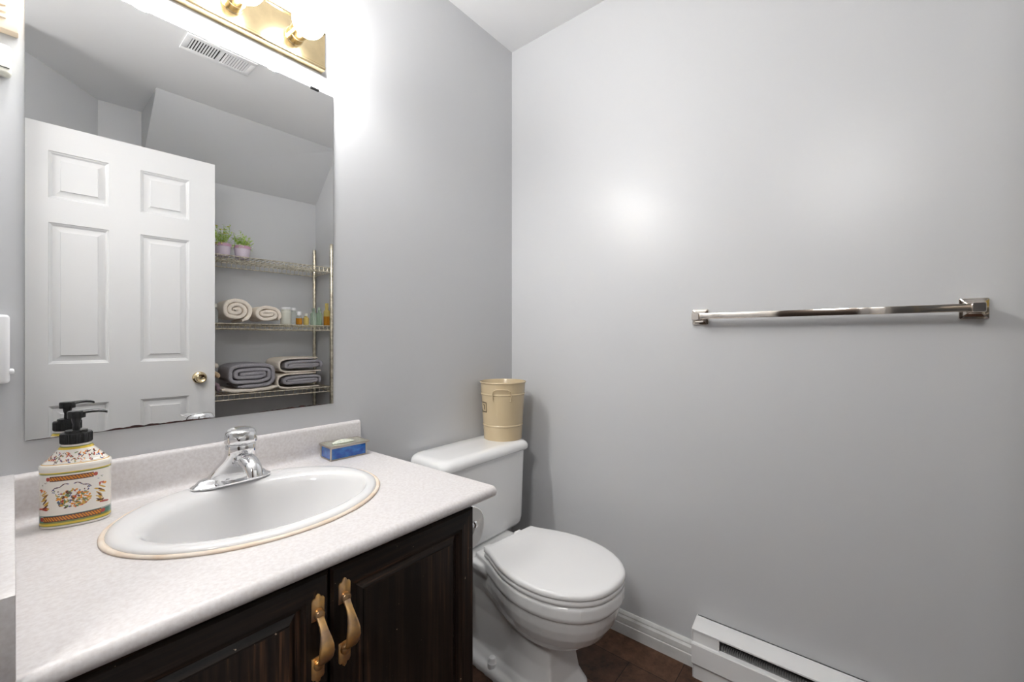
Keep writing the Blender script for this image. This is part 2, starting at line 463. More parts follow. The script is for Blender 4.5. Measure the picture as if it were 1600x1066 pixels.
# ------------------------------------------------------------------ countertop (post-formed laminate with splash)
CZ = 0.7665
def xr(y): return -0.779 - 0.026 * y
XCL = -1.513
yf = -0.571; rn = 0.0128
SCX, SCY, SA, SB = -1.150, -0.262, 0.243, 0.205
t = thing('vanity_countertop', 'pale mottled laminate countertop with raised backsplash on dark vanity', 'countertop', (-1.13, -0.29, 0))
ox, oy = -1.13, -0.29
b = NB()
back = [(0.0, CZ - 2 * rn), (0.0, 0.847), (-0.002, 0.8525), (-0.006, 0.8552), (-0.012, 0.8555), (-0.018, 0.852), (-0.0205, 0.846), (-0.0215, 0.79), (-0.0225, 0.779), (-0.0255, 0.772), (-0.031, 0.7675), (-0.037, CZ)]
front = [(yf + 0, CZ)]
for k in range(1, 13):
    a = radians(90 + 180 * k / 12)
    front.append((yf + rn * cos(a), CZ - rn + rn * sin(a)))
def strip(pl):
    for (y0_, z0_), (y1_, z1_) in zip(pl, pl[1:]):
        b.faces.new([b.verts.new(p) for p in (V(XCL, y0_, z0_), V(xr(y0_), y0_, z0_), V(xr(y1_), y1_, z1_), V(XCL, y1_, z1_))])
strip(back); strip(front)
def ring(z, zi):
    N = 128
    corners = []
    y0_, y1_ = -0.037, yf
    hb = 0.193
    hole = []; outer = []
    angs = sorted([2 * pi * k / N for k in range(N)] + [atan2(cy - SCY, cx - SCX) % (2 * pi) for cx, cy in ((XCL, y0_), (xr(y0_), y0_), (xr(y1_), y1_), (XCL, y1_))])
    for a in angs:
        ca, sa = cos(a), sin(a)
        ts = []
        if sa > 1e-9: ts.append((y0_ - SCY) / sa)
        if sa < -1e-9: ts.append((y1_ - SCY) / sa)
        if ca < -1e-9: ts.append((XCL - SCX) / ca)
        # right edge: x = -0.779 - .026*y
        den = ca + 0.026 * sa
        if den > 1e-9: ts.append((-0.779 - 0.026 * SCY - SCX) / den)
        tt = min(x for x in ts if x > 0)
        outer.append(V(SCX + ca * tt, SCY + sa * tt, z))
        r = 1 / sqrt((ca / (SA - 0.02)) ** 2 + (sa / (SB - 0.02)) ** 2)
        hole.append(V(SCX + ca * r, SCY + sa * r, z))
    return outer, hole
o1, h1 = ring(CZ, 0); o2, h2 = ring(CZ - 2 * rn, 0)
loft(b, [o1, h1, h2, o2], True, False, False)
for x in (0, 1):
    pl = back + front
    b.faces.new([b.verts.new(V(xr(y_) if x else XCL, y_, z_)) for y_, z_ in pl])
b.faces.new([b.verts.new(p) for p in (V(XCL, 0, CZ - 2 * rn), V(xr(0), 0, CZ - 2 * rn), V(xr(-0.037), -0.037, CZ - 2 * rn), V(XCL, -0.037, CZ - 2 * rn))])
bmesh.ops.remove_doubles(b, verts=b.verts[:], dist=2e-5)
bmesh.ops.translate(b, verts=b.verts[:], vec=(-ox, -oy, 0))
obj('worktop', b, 'lam', t, smooth=40)
b = NB(); box(b, -1.513 - ox, -1.490 - ox, -0.584 - oy, 0 - oy, CZ + 0.0002, 0.8552, 0.0015)
# right face follows the counter's end, which flares 5 mm from wall to front
for v in b.verts:
    if v.co.x > -1.495 - ox: v.co.x += 0.004 + 0.009 * (v.co.y + oy) 
e = obj('side_splash', b, 'lam', t)
e['label'] = 'narrow raised laminate end piece'

# ------------------------------------------------------------------ sink
t = thing('sink', 'oval white drop-in sink set into the pale laminate countertop', 'sink', (SCX, SCY, CZ))
b = NB()
N = 96
def ell(a_, b_, dx, dy, z):
    return [V(dx + a_ * cos(2 * pi * k / N), dy + b_ * sin(2 * pi * k / N), z) for k in range(N)]
secs = [ell(SA - 0.028, SB - 0.028, 0, 0, -0.004), ell(SA - 0.003, SB - 0.003, 0, 0, 0.0008), ell(SA - 0.0015, SB - 0.0015, 0, 0, 0.0035), ell(SA - 0.003, SB - 0.003, 0, 0, 0.007), ell(SA - 0.008, SB - 0.0075, 0, 0, 0.0098), ell(SA - 0.016, SB - 0.0135, 0, -0.001, 0.011),
        ell(0.222, 0.180, 0.0, -0.005, 0.0112), ell(0.213, 0.165, 0.003, -0.014, 0.0105), ell(0.207, 0.156, 0.004, -0.020, 0.0075), ell(0.202, 0.149, 0.005, -0.023, 0.001),
        ell(0.197, 0.143, 0.006, -0.024, -0.010), ell(0.190, 0.136, 0.006, -0.024, -0.03), ell(0.178, 0.125, 0.006, -0.022, -0.06), ell(0.160, 0.110, 0.006, -0.018, -0.09),
        ell(0.133, 0.09, 0.005, -0.012, -0.115), ell(0.095, 0.065, 0.004, -0.006, -0.132), ell(0.05, 0.04, 0.002, -0.002, -0.141), ell(0.022, 0.022, 0, 0, -0.144)]
loft(b, secs, True, False, True)
obj('basin', b, 'sink', t, smooth=60)
b = NB()
pr = []
for k in range(10):
    a = 2 * pi * k / 10
    pr.append((0.0050 * cos(a), 0.0032 * sin(a)))
secs = []
for k in range(N):
    a = 2 * pi * k / N
    wob = 1 + 0.25 * noise.noise(V(cos(a) * 4, sin(a) * 4, 1))
    secs.append([V((SA + 0.0015 + p * wob) * cos(a), (SB + 0.0015 + p * wob) * sin(a), 0.0022 + q * wob) for p, q in pr])
rows = loft(b, secs, True, False, False)
for i in range(10):
    j = (i + 1) % 10
    b.faces.new((rows[-1][i], rows[-1][j], rows[0][j], rows[0][i]))
o = obj('caulk_bead', b, 'caulk', t, smooth=60); o['label'] = 'yellowed bead of sealant round the rim'
b = NB(); lathe(b, [(0.0, -0.1435), (0.021, -0.1435), (0.021, -0.1415), (0.012, -0.1410), (0.010, -0.139), (0.0, -0.1385)], 0, 0, 0, 32, cap0=False, cap1=False)
obj('drain', b, 'chrome', t, smooth=40)

# ------------------------------------------------------------------ faucet
FX, FY, FZ = -1.157, -0.105, CZ + 0.0110
t = thing('faucet', 'chrome single-lever faucet on the back rim of the sink', 'faucet', (FX, FY, FZ))
b = NB()
# base plate: long boat shape with a stepped shoulder
def boat(hl, hd, z, n=14):
    pts = []
    for k in range(4 * n):
        a = 2 * pi * k / (4 * n)
        c, s = cos(a), sin(a)
        pts.append(V(hl * math.copysign(abs(c) ** 0.62, c), hd * math.copysign(abs(s) ** 0.8, s), z))
    return pts
loft(b, [boat(0.079, 0.0255, 0), boat(0.081, 0.0275, 0.002), boat(0.081, 0.0275, 0.005), boat(0.077, 0.024, 0.008), boat(0.073, 0.0215, 0.010), boat(0.067, 0.019, 0.0165), boat(0.060, 0.015, 0.019), boat(0.03, 0.010, 0.0195)])
obj('base_plate', b, 'chrome', t, smooth=45)
b = NB()
# body: wide at the base plate, leaning forward into a barrel
def ov(hx_, hy_, z, dy=0, n=44, ex=1.0): return [V(hx_ * math.copysign(abs(cos(2 * pi * k / n)) ** ex, cos(2 * pi * k / n)), dy + hy_ * sin(2 * pi * k / n), z) for k in range(n)]
loft(b, [ov(0.062, 0.021, 0.009, 0.0), ov(0.054, 0.022, 0.018, -0.002), ov(0.045, 0.0235, 0.032, -0.008), ov(0.0385, 0.0275, 0.046, -0.021), ov(0.0340, 0.0290, 0.057, -0.034), ov(0.0310, 0.0298, 0.067, -0.044), ov(0.0295, 0.0295, 0.078, -0.051), ov(0.0295, 0.0295, 0.0965, -0.054), ov(0.0285, 0.0285, 0.0980, -0.054), ov(0.0275, 0.0275, 0.1000, -0.054)])
obj('body', b, 'chrome', t, smooth=50)
b = NB()
pts = [(0, -0.050, 0.064), (0, -0.075, 0.067), (0, -0.095, 0.067), (0, -0.113, 0.064), (0, -0.128, 0.057), (0, -0.137, 0.048), (0, -0.1395, 0.040)]
rad = [(0.021, 0.017), (0.020, 0.016), (0.0188, 0.0150), (0.0178, 0.0142), (0.0168, 0.0135), (0.0155, 0.0125), (0.0145, 0.0115)]
secs = []
for i, ((px, py_, pz), (ra, rb)) in enumerate(zip(pts, rad)):
    q0 = pts[max(i - 1, 0)]; q1 = pts[min(i + 1, len(pts) - 1)]
    tn = V(0, q1[1] - q0[1], q1[2] - q0[2]).normalized(); up = V(0, -tn.z, tn.y); up = up if up.z > 0 or up.y < 0 else -up
    secs.append([V(ra * cos(a_), py_, pz) + up * rb * sin(a_) for a_ in [2 * pi * k / 28 for k in range(28)]])
loft(b, secs)
obj('spout', b, 'chrome', t, smooth=50)
b = NB()
# drum handle with a domed top and a blade lever over the basin
dome = [(0.0285, 0.1045, 0), (0.0312, 0.1023, 0), (0.0322, 0.1045, 0), (0.0318, 0.1160, 0.2), (0.0302, 0.1235, 0.6), (0.0267, 0.1290, 1), (0.0205, 0.1325, 1), (0.012, 0.1342, 1), (0.0004, 0.1347, 1)]
secs = []
for r, z, k_ in dome:
    secs.append([V(r * cos(a_), r * sin(a_) - 0.054, z + 0.10 * r * sin(a_) * k_) for a_ in [2 * pi * k / 48 for k in range(48)]])
loft(b, secs)
lev = [(-0.047, 0.123, 0.021, 0.0075), (-0.067, 0.124, 0.0205, 0.0065), (-0.083, 0.1255, 0.0175, 0.005), (-0.097, 0.1265, 0.0145, 0.0038), (-0.110, 0.1265, 0.012, 0.003), (-0.119, 0.126, 0.0095, 0.0025), (-0.1235, 0.1255, 0.005, 0.0017)]
lr_ = radians(-22)
secs = []
for y_, z_, hw_, ht in lev:
    sec_ = []
    for a_ in [2 * pi * k / 20 for k in range(20)]:
        px, py_ = hw_ * cos(a_), y_ + 0.054
        sec_.append(V(px * cos(lr_) - py_ * sin(lr_), px * sin(lr_) + py_ * cos(lr_) - 0.054, z_ + ht * sin(a_) - 0.003 * (1 - (px / hw_) ** 2)))
    secs.append(sec_)
loft(b, secs)
obj('lever_handle', b, 'chrome', t, smooth=50)

# ------------------------------------------------------------------ vanity cabinet
KX0, KX1, KYF = -1.497, -0.8116, -0.540
t = thing('vanity_cabinet', 'black-brown stained wooden vanity cabinet with two panelled doors', 'cabinet', ((KX0 + KX1) / 2, KYF, 0))
ox, oy = (KX0 + KX1) / 2, KYF
b = NB()
box(b, KX0 - ox, KX1 - ox, 0.0, -0.005 - oy, 0.09, CZ - 2 * rn - 0.0005)
box(b, KX0 - ox + 0.01, KX1 - ox - 0.01, 0.05, -0.005 - oy, 0.0, 0.09)
# open inside for the basin: keep it a shell
bmesh.ops.delete(b, geom=[f for f in b.faces if f.normal.z > 0.9 and f.calc_center_median().z > 0.5], context='FACES')
obj('carcass', b, 'wood_v', t, smooth=0)
def vanity_door(x0_, x1_, handle_x, nm_label):
    z0_, z1_ = 0.10, 0.7275
    T = 0.020
    st = 0.046
    b = NB()
    def fr(pts3):
        b.faces.new([b.verts.new(p) for p in pts3])
    # nested rings: outer edge, flat frame, inner bevel groove, raised panel
    rings = [(0.0, 0.0), (0.0, -T + 0.004), (0.004, -T), (st - 0.009, -T), (st - 0.0075, -T + 0.0025), (st - 0.002, -T + 0.0035), (st, -T + 0.010), (st + 0.004, -T + 0.0105), (st + 0.0150, -T + 0.0050), (st + 0.0155, -T + 0.003), (st + 0.017, -T + 0.003)]
    loops = []
    for a, y_ in rings:
        loops.append([V(x0_ + a, y_, z0_ + a), V(x1_ - a, y_, z0_ + a), V(x1_ - a, y_, z1_ - a), V(x0_ + a, y_, z1_ - a)])
    for A_, B_ in zip(loops, loops[1:]):
        for k in range(4):
            l = (k + 1) % 4
            f = b.faces.new([b.verts.new(p) for p in (A_[k], A_[l], B_[l], B_[k])])
            f.material_index = 1 if k in (0, 2) else 0
    f = b.faces.new([b.verts.new(p) for p in loops[-1]])
    f = b.faces.new([b.verts.new(p) for p in loops[0][::-1]])
    bmesh.ops.remove_doubles(b, verts=b.verts[:], dist=1e-6)
    d_ = obj('door', b, ['wood_v', 'wood_h'], t, smooth=15)
    d_['label'] = nm_label
    # handle
    b = NB()
    hz0, hz1 = handle_x[1], handle_x[2]
    hx_ = handle_x[0]
    L = hz1 - hz0
    def plate(zc, flip):
        o_ = [(-0.0105, -0.020), (0.0105, -0.020), (0.0105, 0.012), (0.0085, 0.0155), (0.0045, 0.0165), (0.0030, 0.0205), (0.0, 0.0225), (-0.0030, 0.0205), (-0.0045, 0.0165), (-0.0085, 0.0155), (-0.0105, 0.012)]
        o_ = [(x, z * flip) for x, z in o_]
        p0 = [V(hx_ + x, -T, zc + z) for x, z in o_]
        p1 = [V(hx_ + x, -T - 0.002, zc + z) for x, z in o_]
        p2 = [V(hx_ + x * 0.86, -T - 0.0032, zc + z * 0.9) for x, z in o_]
        loft(b, [p0, p1, p2])
    plate(hz1 - 0.0225, 1); plate(hz0 + 0.0225, -1)
    lathe(b, [(0.0085, -T - 0.002), (0.0085, -T - 0.008), (0.0070, -T - 0.0105), (0.0, -T - 0.0112)], hx_, 0, hz1 - 0.032, 20, 'y', cap1=False)
    lathe(b, [(0.0085, -T - 0.002), (0.0085, -T - 0.007), (0.0070, -T - 0.009), (0.0, -T - 0.0095)], hx_, 0, hz0 + 0.031, 20, 'y', cap1=False)
    # grip: bows out from upper boss and steps back near the lower one
    g = [(1.0, 0.0065, 0.007, 0.004), (0.93, 0.0060, 0.012, 0.0035), (0.85, 0.0060, 0.018, 0.003), (0.74, 0.0072, 0.024, 0.003), (0.62, 0.0095, 0.0285, 0.003), (0.48, 0.0118, 0.031, 0.003), (0.34, 0.0128, 0.031, 0.003), (0.20, 0.0120, 0.028, 0.0035), (0.10, 0.0100, 0.0225, 0.004), (0.03, 0.0080, 0.014, 0.004), (0.0, 0.0075, 0.007, 0.003)]
    za, zb = hz0 + 0.036, hz1 - 0.034
    secs = []
    for u, hw_, off, th_ in g:
        z = za + (zb - za) * u
        secs.append([V(hx_ + hw_ * math.copysign(abs(cos(a)) ** 0.6, cos(a)), -T - off + th_ * math.copysign(abs(sin(a)) ** 0.7, sin(a)), z) for a in [2 * pi * k / 16 for k in range(16)]])
    loft(b, secs)
    h_ = obj('handle', b, 'copper', d_, smooth=50)
    h_['label'] = 'antique brass bow handle on shaped plates'
vanity_door(-1.493 - ox, -1.1555 - ox, (-1.1745 - ox, 0.5545, 0.6990), 'left panelled door')
vanity_door(-1.1515 - ox, -0.8150 - ox, (-1.1290 - ox, 0.5545, 0.7055), 'right panelled door')

# ------------------------------------------------------------------ soap bottle (painted ceramic)
t = thing('soap_dispenser', 'majolica-painted ceramic soap bottle with black pump left of sink', 'soap dispenser', (-1.411, -0.092, CZ), radians(-17))
def paint_fn():
    W_ = srgb(238, 232, 222); OL = srgb(128, 136, 70); YE = srgb(222, 190, 60); OR = srgb(224, 138, 34); DK = srgb(88, 44, 26)
    RD = srgb(176, 66, 48); BL = srgb(64, 74, 128); GR = srgb(110, 130, 84); TE = srgb(70, 120, 110); OC = srgb(206, 160, 60)
    rnd = random.Random(5)
    blobs = []
    for i in range(170):      # flower basket in the middle
        a = rnd.uniform(0, 2 * pi); r = sqrt(rnd.random())
        blobs.append((0.002 + 0.024 * r * cos(a), 0.052 + 0.0165 * r * sin(a), rnd.uniform(0.0012, 0.0034), rnd.uniform(0.0008, 0.0018), rnd.uniform(0, pi), rnd.choice([OR, OR, OC, RD, GR, GR, BL, DK, OC, W_])))
    for sx in (-1, 1):       # curling dragons at the two sides
        for i in range(9):
            blobs.append((sx * 0.039 + rnd.uniform(-0.004, 0.004), 0.050 + 0.0030 * i - 0.009, 0.0062, 0.0013, rnd.uniform(0.3, 1.0) * -sx, OC if i % 3 else DK))
        for i in range(6):
            blobs.append((sx * 0.041 + rnd.uniform(-0.006, 0.006), 0.0345 + rnd.uniform(0, 0.006), 0.0050, 0.0018, rnd.uniform(-0.4, 0.4), rnd.choice([RD, RD, DK, OC])))
        for i in range(6):
            blobs.append((sx * 0.043 + rnd.uniform(-0.005, 0.005), 0.069 + rnd.uniform(0, 0.004), 0.0022, 0.0014, rnd.uniform(0, 3), rnd.choice([RD, OR, RD])))
        for i in range(9):
            blobs.append((sx * 0.040 + rnd.uniform(-0.007, 0.007), 0.079 + rnd.uniform(0, 0.012), 0.0016, 0.0005, rnd.uniform(0, 3), rnd.choice([BL, DK, GR])))
        for i in range(22):  # scroll work
            u = i / 21
            blobs.append((sx * (0.004 + 0.022 * u), 0.0795 - 0.010 * u ** 2 + 0.0015 * sin(9 * u), 0.0016, 0.0007, -sx * 0.8 * u, DK if i % 4 else BL))
        for i in range(7):
            blobs.append((sx * (0.016 + rnd.uniform(0, 0.010)), 0.062 + rnd.uniform(0, 0.010), 0.0013, 0.0009, rnd.uniform(0, 3), rnd.choice([BL, BL, GR, DK])))
    sh = []
    for i in range(120):
        sh.append((rnd.uniform(-0.045, 0.045), rnd.uniform(0.118, 0.136), rnd.uniform(0.0012, 0.0035), rnd.uniform(0.0005, 0.0010), rnd.uniform(0, 3), rnd.choice([BL, RD, DK, OR, GR, DK, RD])))
    def rope(u, z, z0, z1, w_):
        if abs(u) > w_: 
            return RD if abs(u) < w_ + 0.006 and ((abs(u) - w_ - 0.003) ** 2 + (z - (z0 + z1) / 2) ** 2) < 0.0035 ** 2 else None
        if z < z0 + 0.0012 or z > z1 - 0.0012: return DK
        return DK if ((u + (z - z0) * 0.7) % 0.0042) < 0.0016 else OR
    def f(u, z, frontness):
        if z < 0.005: return W_
        if z < 0.0065: return OL
        if z < 0.0115: return YE if z < 0.0105 else OL
        if z < 0.013: return OL
        if z < 0.0235:
            c = rope(u, z, 0.0135, 0.0232, 0.041)
            return c or (TE if z < 0.023 else W_)
        if z < 0.0245: return TE
        if 0.0865 < z < 0.0955:
            c = rope(u, z, 0.0868, 0.0952, 0.030)
            return c or W_
        if 0.0985 < z < 0.1008: return OL
        if 0.1008 < z < 0.1022: return YE
        if z > 0.1405 and z < 0.146: return YE if z < 0.1445 else OL
        if z > 0.146: return W_
        lst = sh if z > 0.1155 else blobs
        if z > 0.1155 and z < 0.1165: return OC
        for bx, bz, ra, rb, an, c in lst:
            dx_, dz_ = u - bx, z - bz
            if abs(dx_) > ra + rb or abs(dz_) > ra + rb: continue
            ca, sa = cos(an), sin(an)
            p = (dx_ * ca + dz_ * sa) / ra; q_ = (-dx_ * sa + dz_ * ca) / rb
            if p * p + q_ * q_ < 1: return c
        return W_
    return f
pf = paint_fn()
prof = []
zz = 0.0
def bscale(z):
    # (half length, half depth) as a function of height
    key = [(0.0, 0.0455, 0.0275), (0.0015, 0.0475, 0.0292), (0.004, 0.0480, 0.0295), (0.103, 0.0480, 0.0295), (0.106, 0.0490, 0.0303), (0.110, 0.0492, 0.0305), (0.1135, 0.0482, 0.0297), (0.116, 0.0450, 0.0280), (0.128, 0.0345, 0.0240), (0.140, 0.0250, 0.0210), (0.147, 0.0205, 0.0192), (0.151, 0.0195, 0.0190)]
    for (a, b1, c1), (d_, b2, c2) in zip(key, key[1:]):
        if z <= d_:
            k = (z - a) / (d_ - a); return b1 + (b2 - b1) * k, c1 + (c2 - c1) * k
    return key[-1][1:]
zs = [0.0, 0.0008, 0.0015, 0.003]
z = 0.0035
while z < 0.151: zs.append(z); z += 0.00055
zs.append(0.151)
NA = 400
b = NB(); secs = []; cols = []
for z in zs:
    hl, hd = bscale(z)
    s = []
    for k in range(NA):
        a = 2 * pi * k / NA
        e_ = 0.86 if z < 0.12 else 0.95
        x = hl * math.copysign(abs(cos(a)) ** e_, cos(a)); y = hd * math.copysign(abs(sin(a)) ** e_, sin(a))
        s.append(V(x, y, z))
        # unrolled coordinate: arc position along the front
        th_ = (a - 1.5 * pi)
        th_ = (th_ + pi) % (2 * pi) - pi
        u = hl * (abs(sin(th_)) ** 0.9) * (1 if th_ > 0 else -1) * (1.0 + 0.12 * abs(sin(th_)))
        cols.append(pf(u, z, 1))
    secs.append(s)
loft(b, secs)
o = obj('bottle_body', b, 'majolica', t, smooth=60)
ca = o.data.color_attributes.new('paint', 'FLOAT_COLOR', 'POINT')
flat = []
for c in cols: flat.extend(c)
ca.data.foreach_set('color', flat)
b = NB()
lathe(b, [(0.0205, 0.1495), (0.0218, 0.1505), (0.0218, 0.168), (0.0208, 0.1695), (0.0160, 0.1700), (0.0155, 0.1735), (0.0120, 0.1745), (0.0055, 0.175), (0.0050, 0.185), (0.0062, 0.188), (0.0072, 0.196), (0.0125, 0.1965), (0.0128, 0.2075), (0.0115, 0.2095), (0.0, 0.2105)], 0, 0, 0, 40, cap1=False)
for k in range(36):
    a = 2 * pi * k / 36
    tube(b, [(0.0217 * cos(a), 0.0217 * sin(a), 0.1515), (0.0217 * cos(a), 0.0217 * sin(a), 0.1675)], 0.0006, 5)
p = obj('pump_head', b, 'black', t, smooth=40)
p['label'] = 'black plastic pump'
b = NB()
secs = []
for u, hw_, z_, ht in ((-0.004, 0.0105, 0.2055, 0.004), (0.010, 0.0085, 0.2065, 0.0038), (0.020, 0.0065, 0.2072, 0.0033), (0.030, 0.0052, 0.2070, 0.003), (0.038, 0.0045, 0.2055, 0.0028), (0.0425, 0.0042, 0.2035, 0.0026)):
    secs.append([V(u, hw_ * cos(a), z_ + ht * sin(a)) for a in [2 * pi * k / 16 for k in range(16)]])
loft(b, secs)
n_ = obj('nozzle', b, 'black', p, smooth=50)
n_.rotation_euler = (0, 0, radians(6))

# ------------------------------------------------------------------ stained-glass trinket box
t = thing('trinket_box', 'small blue stained-glass box with silver seams beside the faucet', 'box', (-0.857, -0.062, CZ), radians(-3))
bw, bd, bhh = 0.1065, 0.064, 0.037
b = NB()
th = 0.002
box(b, -bw / 2, bw / 2, -bd / 2, bd / 2, 0.0022, 0.004)
box(b, -bw / 2 + .001, bw / 2 - .001, -bd / 2 + .0005, -bd / 2 + .0025, 0.003, bhh - 0.001); box(b, -bw / 2 + .001, bw / 2 - .001, bd / 2 - .0025, bd / 2 - .0005, 0.003, bhh - 0.001)
box(b, -bw / 2 + .0005, -bw / 2 + .0025, -bd / 2 + .003, bd / 2 - .003, 0.003, bhh - 0.001); box(b, bw / 2 - .0025, bw / 2 - .0005, -bd / 2 + .003, bd / 2 - .003, 0.003, bhh - 0.001)
obj('glass_panels', b, 'blueglass', t, smooth=0)
b = NB()
for sx in (-1, 1):
    for sy in (-1, 1):
        tube(b, [(sx * bw / 2, sy * bd / 2, 0), (sx * bw / 2, sy * bd / 2, bhh)], 0.0026, 8)
for z in (0.002, bhh - 0.0015):
    for sx in (-1, 1): tube(b, [(sx * bw / 2, -bd / 2, z), (sx * bw / 2, bd / 2, z)], 0.0020, 8)
    for sy in (-1, 1): tube(b, [(-bw / 2, sy * bd / 2, z), (bw / 2, sy * bd / 2, z)], 0.0020, 8)
obj('seam', b, 'solder', t, smooth=50)
b = NB()
box(b, -bw / 2 - 0.002, bw / 2 + 0.006, -bd / 2 - 0.003, bd / 2 + 0.002, bhh + 0.001, bhh + 0.0035)
l = obj('lid', b, 'lidglass', t, smooth=0); l['label'] = 'clear glass lid with a pale shell'
b = NB()
zz = bhh + 0.0022
x0_, x1_, y0_, y1_ = -bw / 2 - 0.003, bw / 2 + 0.007, -bd / 2 - 0.0035, bd / 2 + 0.003
tube(b, [(x0_, y0_, zz), (x1_, y0_, zz)], 0.0026, 8); tube(b, [(x0_, y1_, zz), (x1_, y1_, zz)], 0.0026, 8)
tube(b, [(x0_, y0_, zz), (x0_, y1_, zz)], 0.0026, 8); tube(b, [(x1_, y0_, zz), (x1_, y1_, zz)], 0.0026, 8)
obj('lid_seam', b, 'solder', l, smooth=50)
b = NB()
secs = []
for i in range(15):
    u = i / 14; x = -0.035 + 0.066 * u
    hw_ = 0.0145 * sin(pi * min(0.98, u * 0.9 + 0.06)) ** 0.7 + 0.001; ht = 0.008 * sin(pi * min(0.97, u * 0.9 + 0.07)) + 0.0005
    secs.append([V(x, hw_ * cos(a) * (1 + 0.07 * cos(9 * a)), bhh + 0.0034 + ht * max(0, sin(a)) * (1 + 0.12 * cos(14 * a))) for a in [2 * pi * k / 36 for k in range(36)]])
loft(b, secs)
obj('shell', b, 'shell', l, smooth=60)

# ------------------------------------------------------------------ toilet
TX = -0.3625
t = thing('toilet', 'white two-piece toilet with closed lid between vanity and right wall', 'toilet', (TX, 0, 0))
def tank_sec(hx_, yb_, yf_, r, z, dome=0.0):
    hy_ = (yf_ - yb_) / 2; cy_ = -(yf_ + yb_) / 2
    return [V(x, cy_ + y - (dome * (1 - (x / hx_) ** 2) if y < 0 else 0), z) for x, y in rrect(hx_, hy_, r, 8)]
b = NB()
loft(b, [tank_sec(0.170, 0.04, 0.165, 0.025, 0.3655), tank_sec(0.196, 0.028, 0.182, 0.03, 0.368), tank_sec(0.208, 0.024, 0.188, 0.03, 0.379), tank_sec(0.213, 0.022, 0.190, 0.030, 0.40), tank_sec(0.2215, 0.02, 0.195, 0.030, 0.670)])
obj('tank', b, 'porcelain', t, smooth=50)
b = NB()
loft(b, [tank_sec(0.226, 0.018, 0.200, 0.03, 0.668), tank_sec(0.232, 0.012, 0.207, 0.034, 0.6695), tank_sec(0.2345, 0.010, 0.210, 0.036, 0.675), tank_sec(0.2340, 0.010, 0.2095, 0.036, 0.686), tank_sec(0.2300, 0.011, 0.205, 0.036, 0.6955), tank_sec(0.2220, 0.013, 0.197, 0.036, 0.7025), tank_sec(0.212, 0.016, 0.187, 0.036, 0.7055), tank_sec(0.198, 0.02, 0.175, 0.036, 0.7065), tank_sec(0.12, 0.07, 0.13, 0.02, 0.7070)])
obj('tank_lid', b, 'porcelain', t, smooth=60)
# bowl
RA = radians(-4.5); PV = V(0.0, -0.20, 0)
def rotb(p):
    q = Vector(p) - PV
    return V(q.x * cos(RA) - q.y * sin(RA), q.x * sin(RA) + q.y * cos(RA), q.z) + PV
def egg(hw_, yb_, yw, yf_, z, n=64, eb=0.75, ef=1.0):
    out = []
    for k in range(n):
        a = 2 * pi * k / n
        s, c = sin(a), cos(a)
        if c >= 0:
            x = hw_ * math.copysign(abs(s) ** ef, s); y = yw + (yf_ - yw) * abs(c) ** ef
        else:
            x = hw_ * math.copysign(abs(s) ** eb, s); y = yw - (yw - yb_) * abs(c) ** eb
        out.append(rotb((x, -y, z)))
    return out
b = NB()
RIM = [(0.235, 0.106), (0.26, 0.112), (0.288, 0.117), (0.32, 0.1265), (0.35, 0.138), (0.385, 0.1525), (0.42, 0.1635), (0.46, 0.1715), (0.50, 0.1745), (0.54, 0.1730), (0.58, 0.1660), (0.62, 0.1510), (0.65, 0.1335), (0.675, 0.1130), (0.693, 0.0885), (0.706, 0.0620), (0.7125, 0.0360), (0.7145, 0.0120)]
def rim(sx, sf, sb, z, yc=0.44):
    R_ = [V(h * sx, yc + (y - yc) * (sf if y > yc else sb), 0) for y, h in RIM]
    return [rotb((p.x, -p.y, z)) for p in R_ + [V(-p.x, p.y, 0) for p in R_[::-1]]]
loft(b, [rim(0.90, 0.93, 0.96, 0.3865), rim(0.975, 0.98, 0.98, 0.3865), rim(1.0, 1.0, 1.0, 0.380), rim(1.0, 1.0, 1.0, 0.352), rim(0.985, 0.985, 0.99, 0.342), rim(0.950, 0.955, 0.97, 0.340), rim(0.955, 0.957, 0.97, 0.330), rim(0.940, 0.942, 0.96, 0.308), rim(0.900, 0.905, 0.95, 0.280), rim(0.830, 0.835, 0.92, 0.250), rim(0.72, 0.72, 0.88, 0.222), rim(0.57, 0.56, 0.8, 0.202), rim(0.40, 0.36, 0.7, 0.190), rim(0.2, 0.15, 0.5, 0.186)])
# pedestal column
def ped(hwf, hwb, yb_, yf_, z, r=0.03):
    pts = []
    for x, y in rrect(1, 1, 0.28, 6):
        f_ = (1 - y) / 2       # 0 back .. 1 front
        pts.append(rotb((x * (hwb + (hwf - hwb) * f_), -(yb_ + (yf_ - yb_) * f_), z)))
    return pts
loft(b, [ped(0.115, 0.105, 0.10, 0.560, 0.0), ped(0.115, 0.105, 0.10, 0.560, 0.010), ped(0.106, 0.095, 0.105, 0.552, 0.026), ped(0.092, 0.075, 0.11, 0.540, 0.055), ped(0.082, 0.068, 0.11, 0.530, 0.12), ped(0.080, 0.068, 0.11, 0.528, 0.18), ped(0.085, 0.075, 0.11, 0.540, 0.24)])
# rear body and deck carrying the tank
def deck(hxf, hxb, yb_, yf_, z, r=0.4):
    pts = []
    for x, y in rrect(1, 1, r, 8):
        f_ = (1 - y) / 2
        pts.append(rotb((x * (hxb + (hxf - hxb) * f_), -(yb_ + (yf_ - yb_) * f_), z)))
    return pts
loft(b, [deck(0.080, 0.075, 0.06, 0.40, 0.02), deck(0.084, 0.078, 0.05, 0.40, 0.18), deck(0.094, 0.086, 0.045, 0.39, 0.25), deck(0.112, 0.100, 0.035, 0.36, 0.31), deck(0.128, 0.114, 0.03, 0.34, 0.34), deck(0.130, 0.118, 0.03, 0.33, 0.358), deck(0.127, 0.115, 0.033, 0.327, 0.3635)])
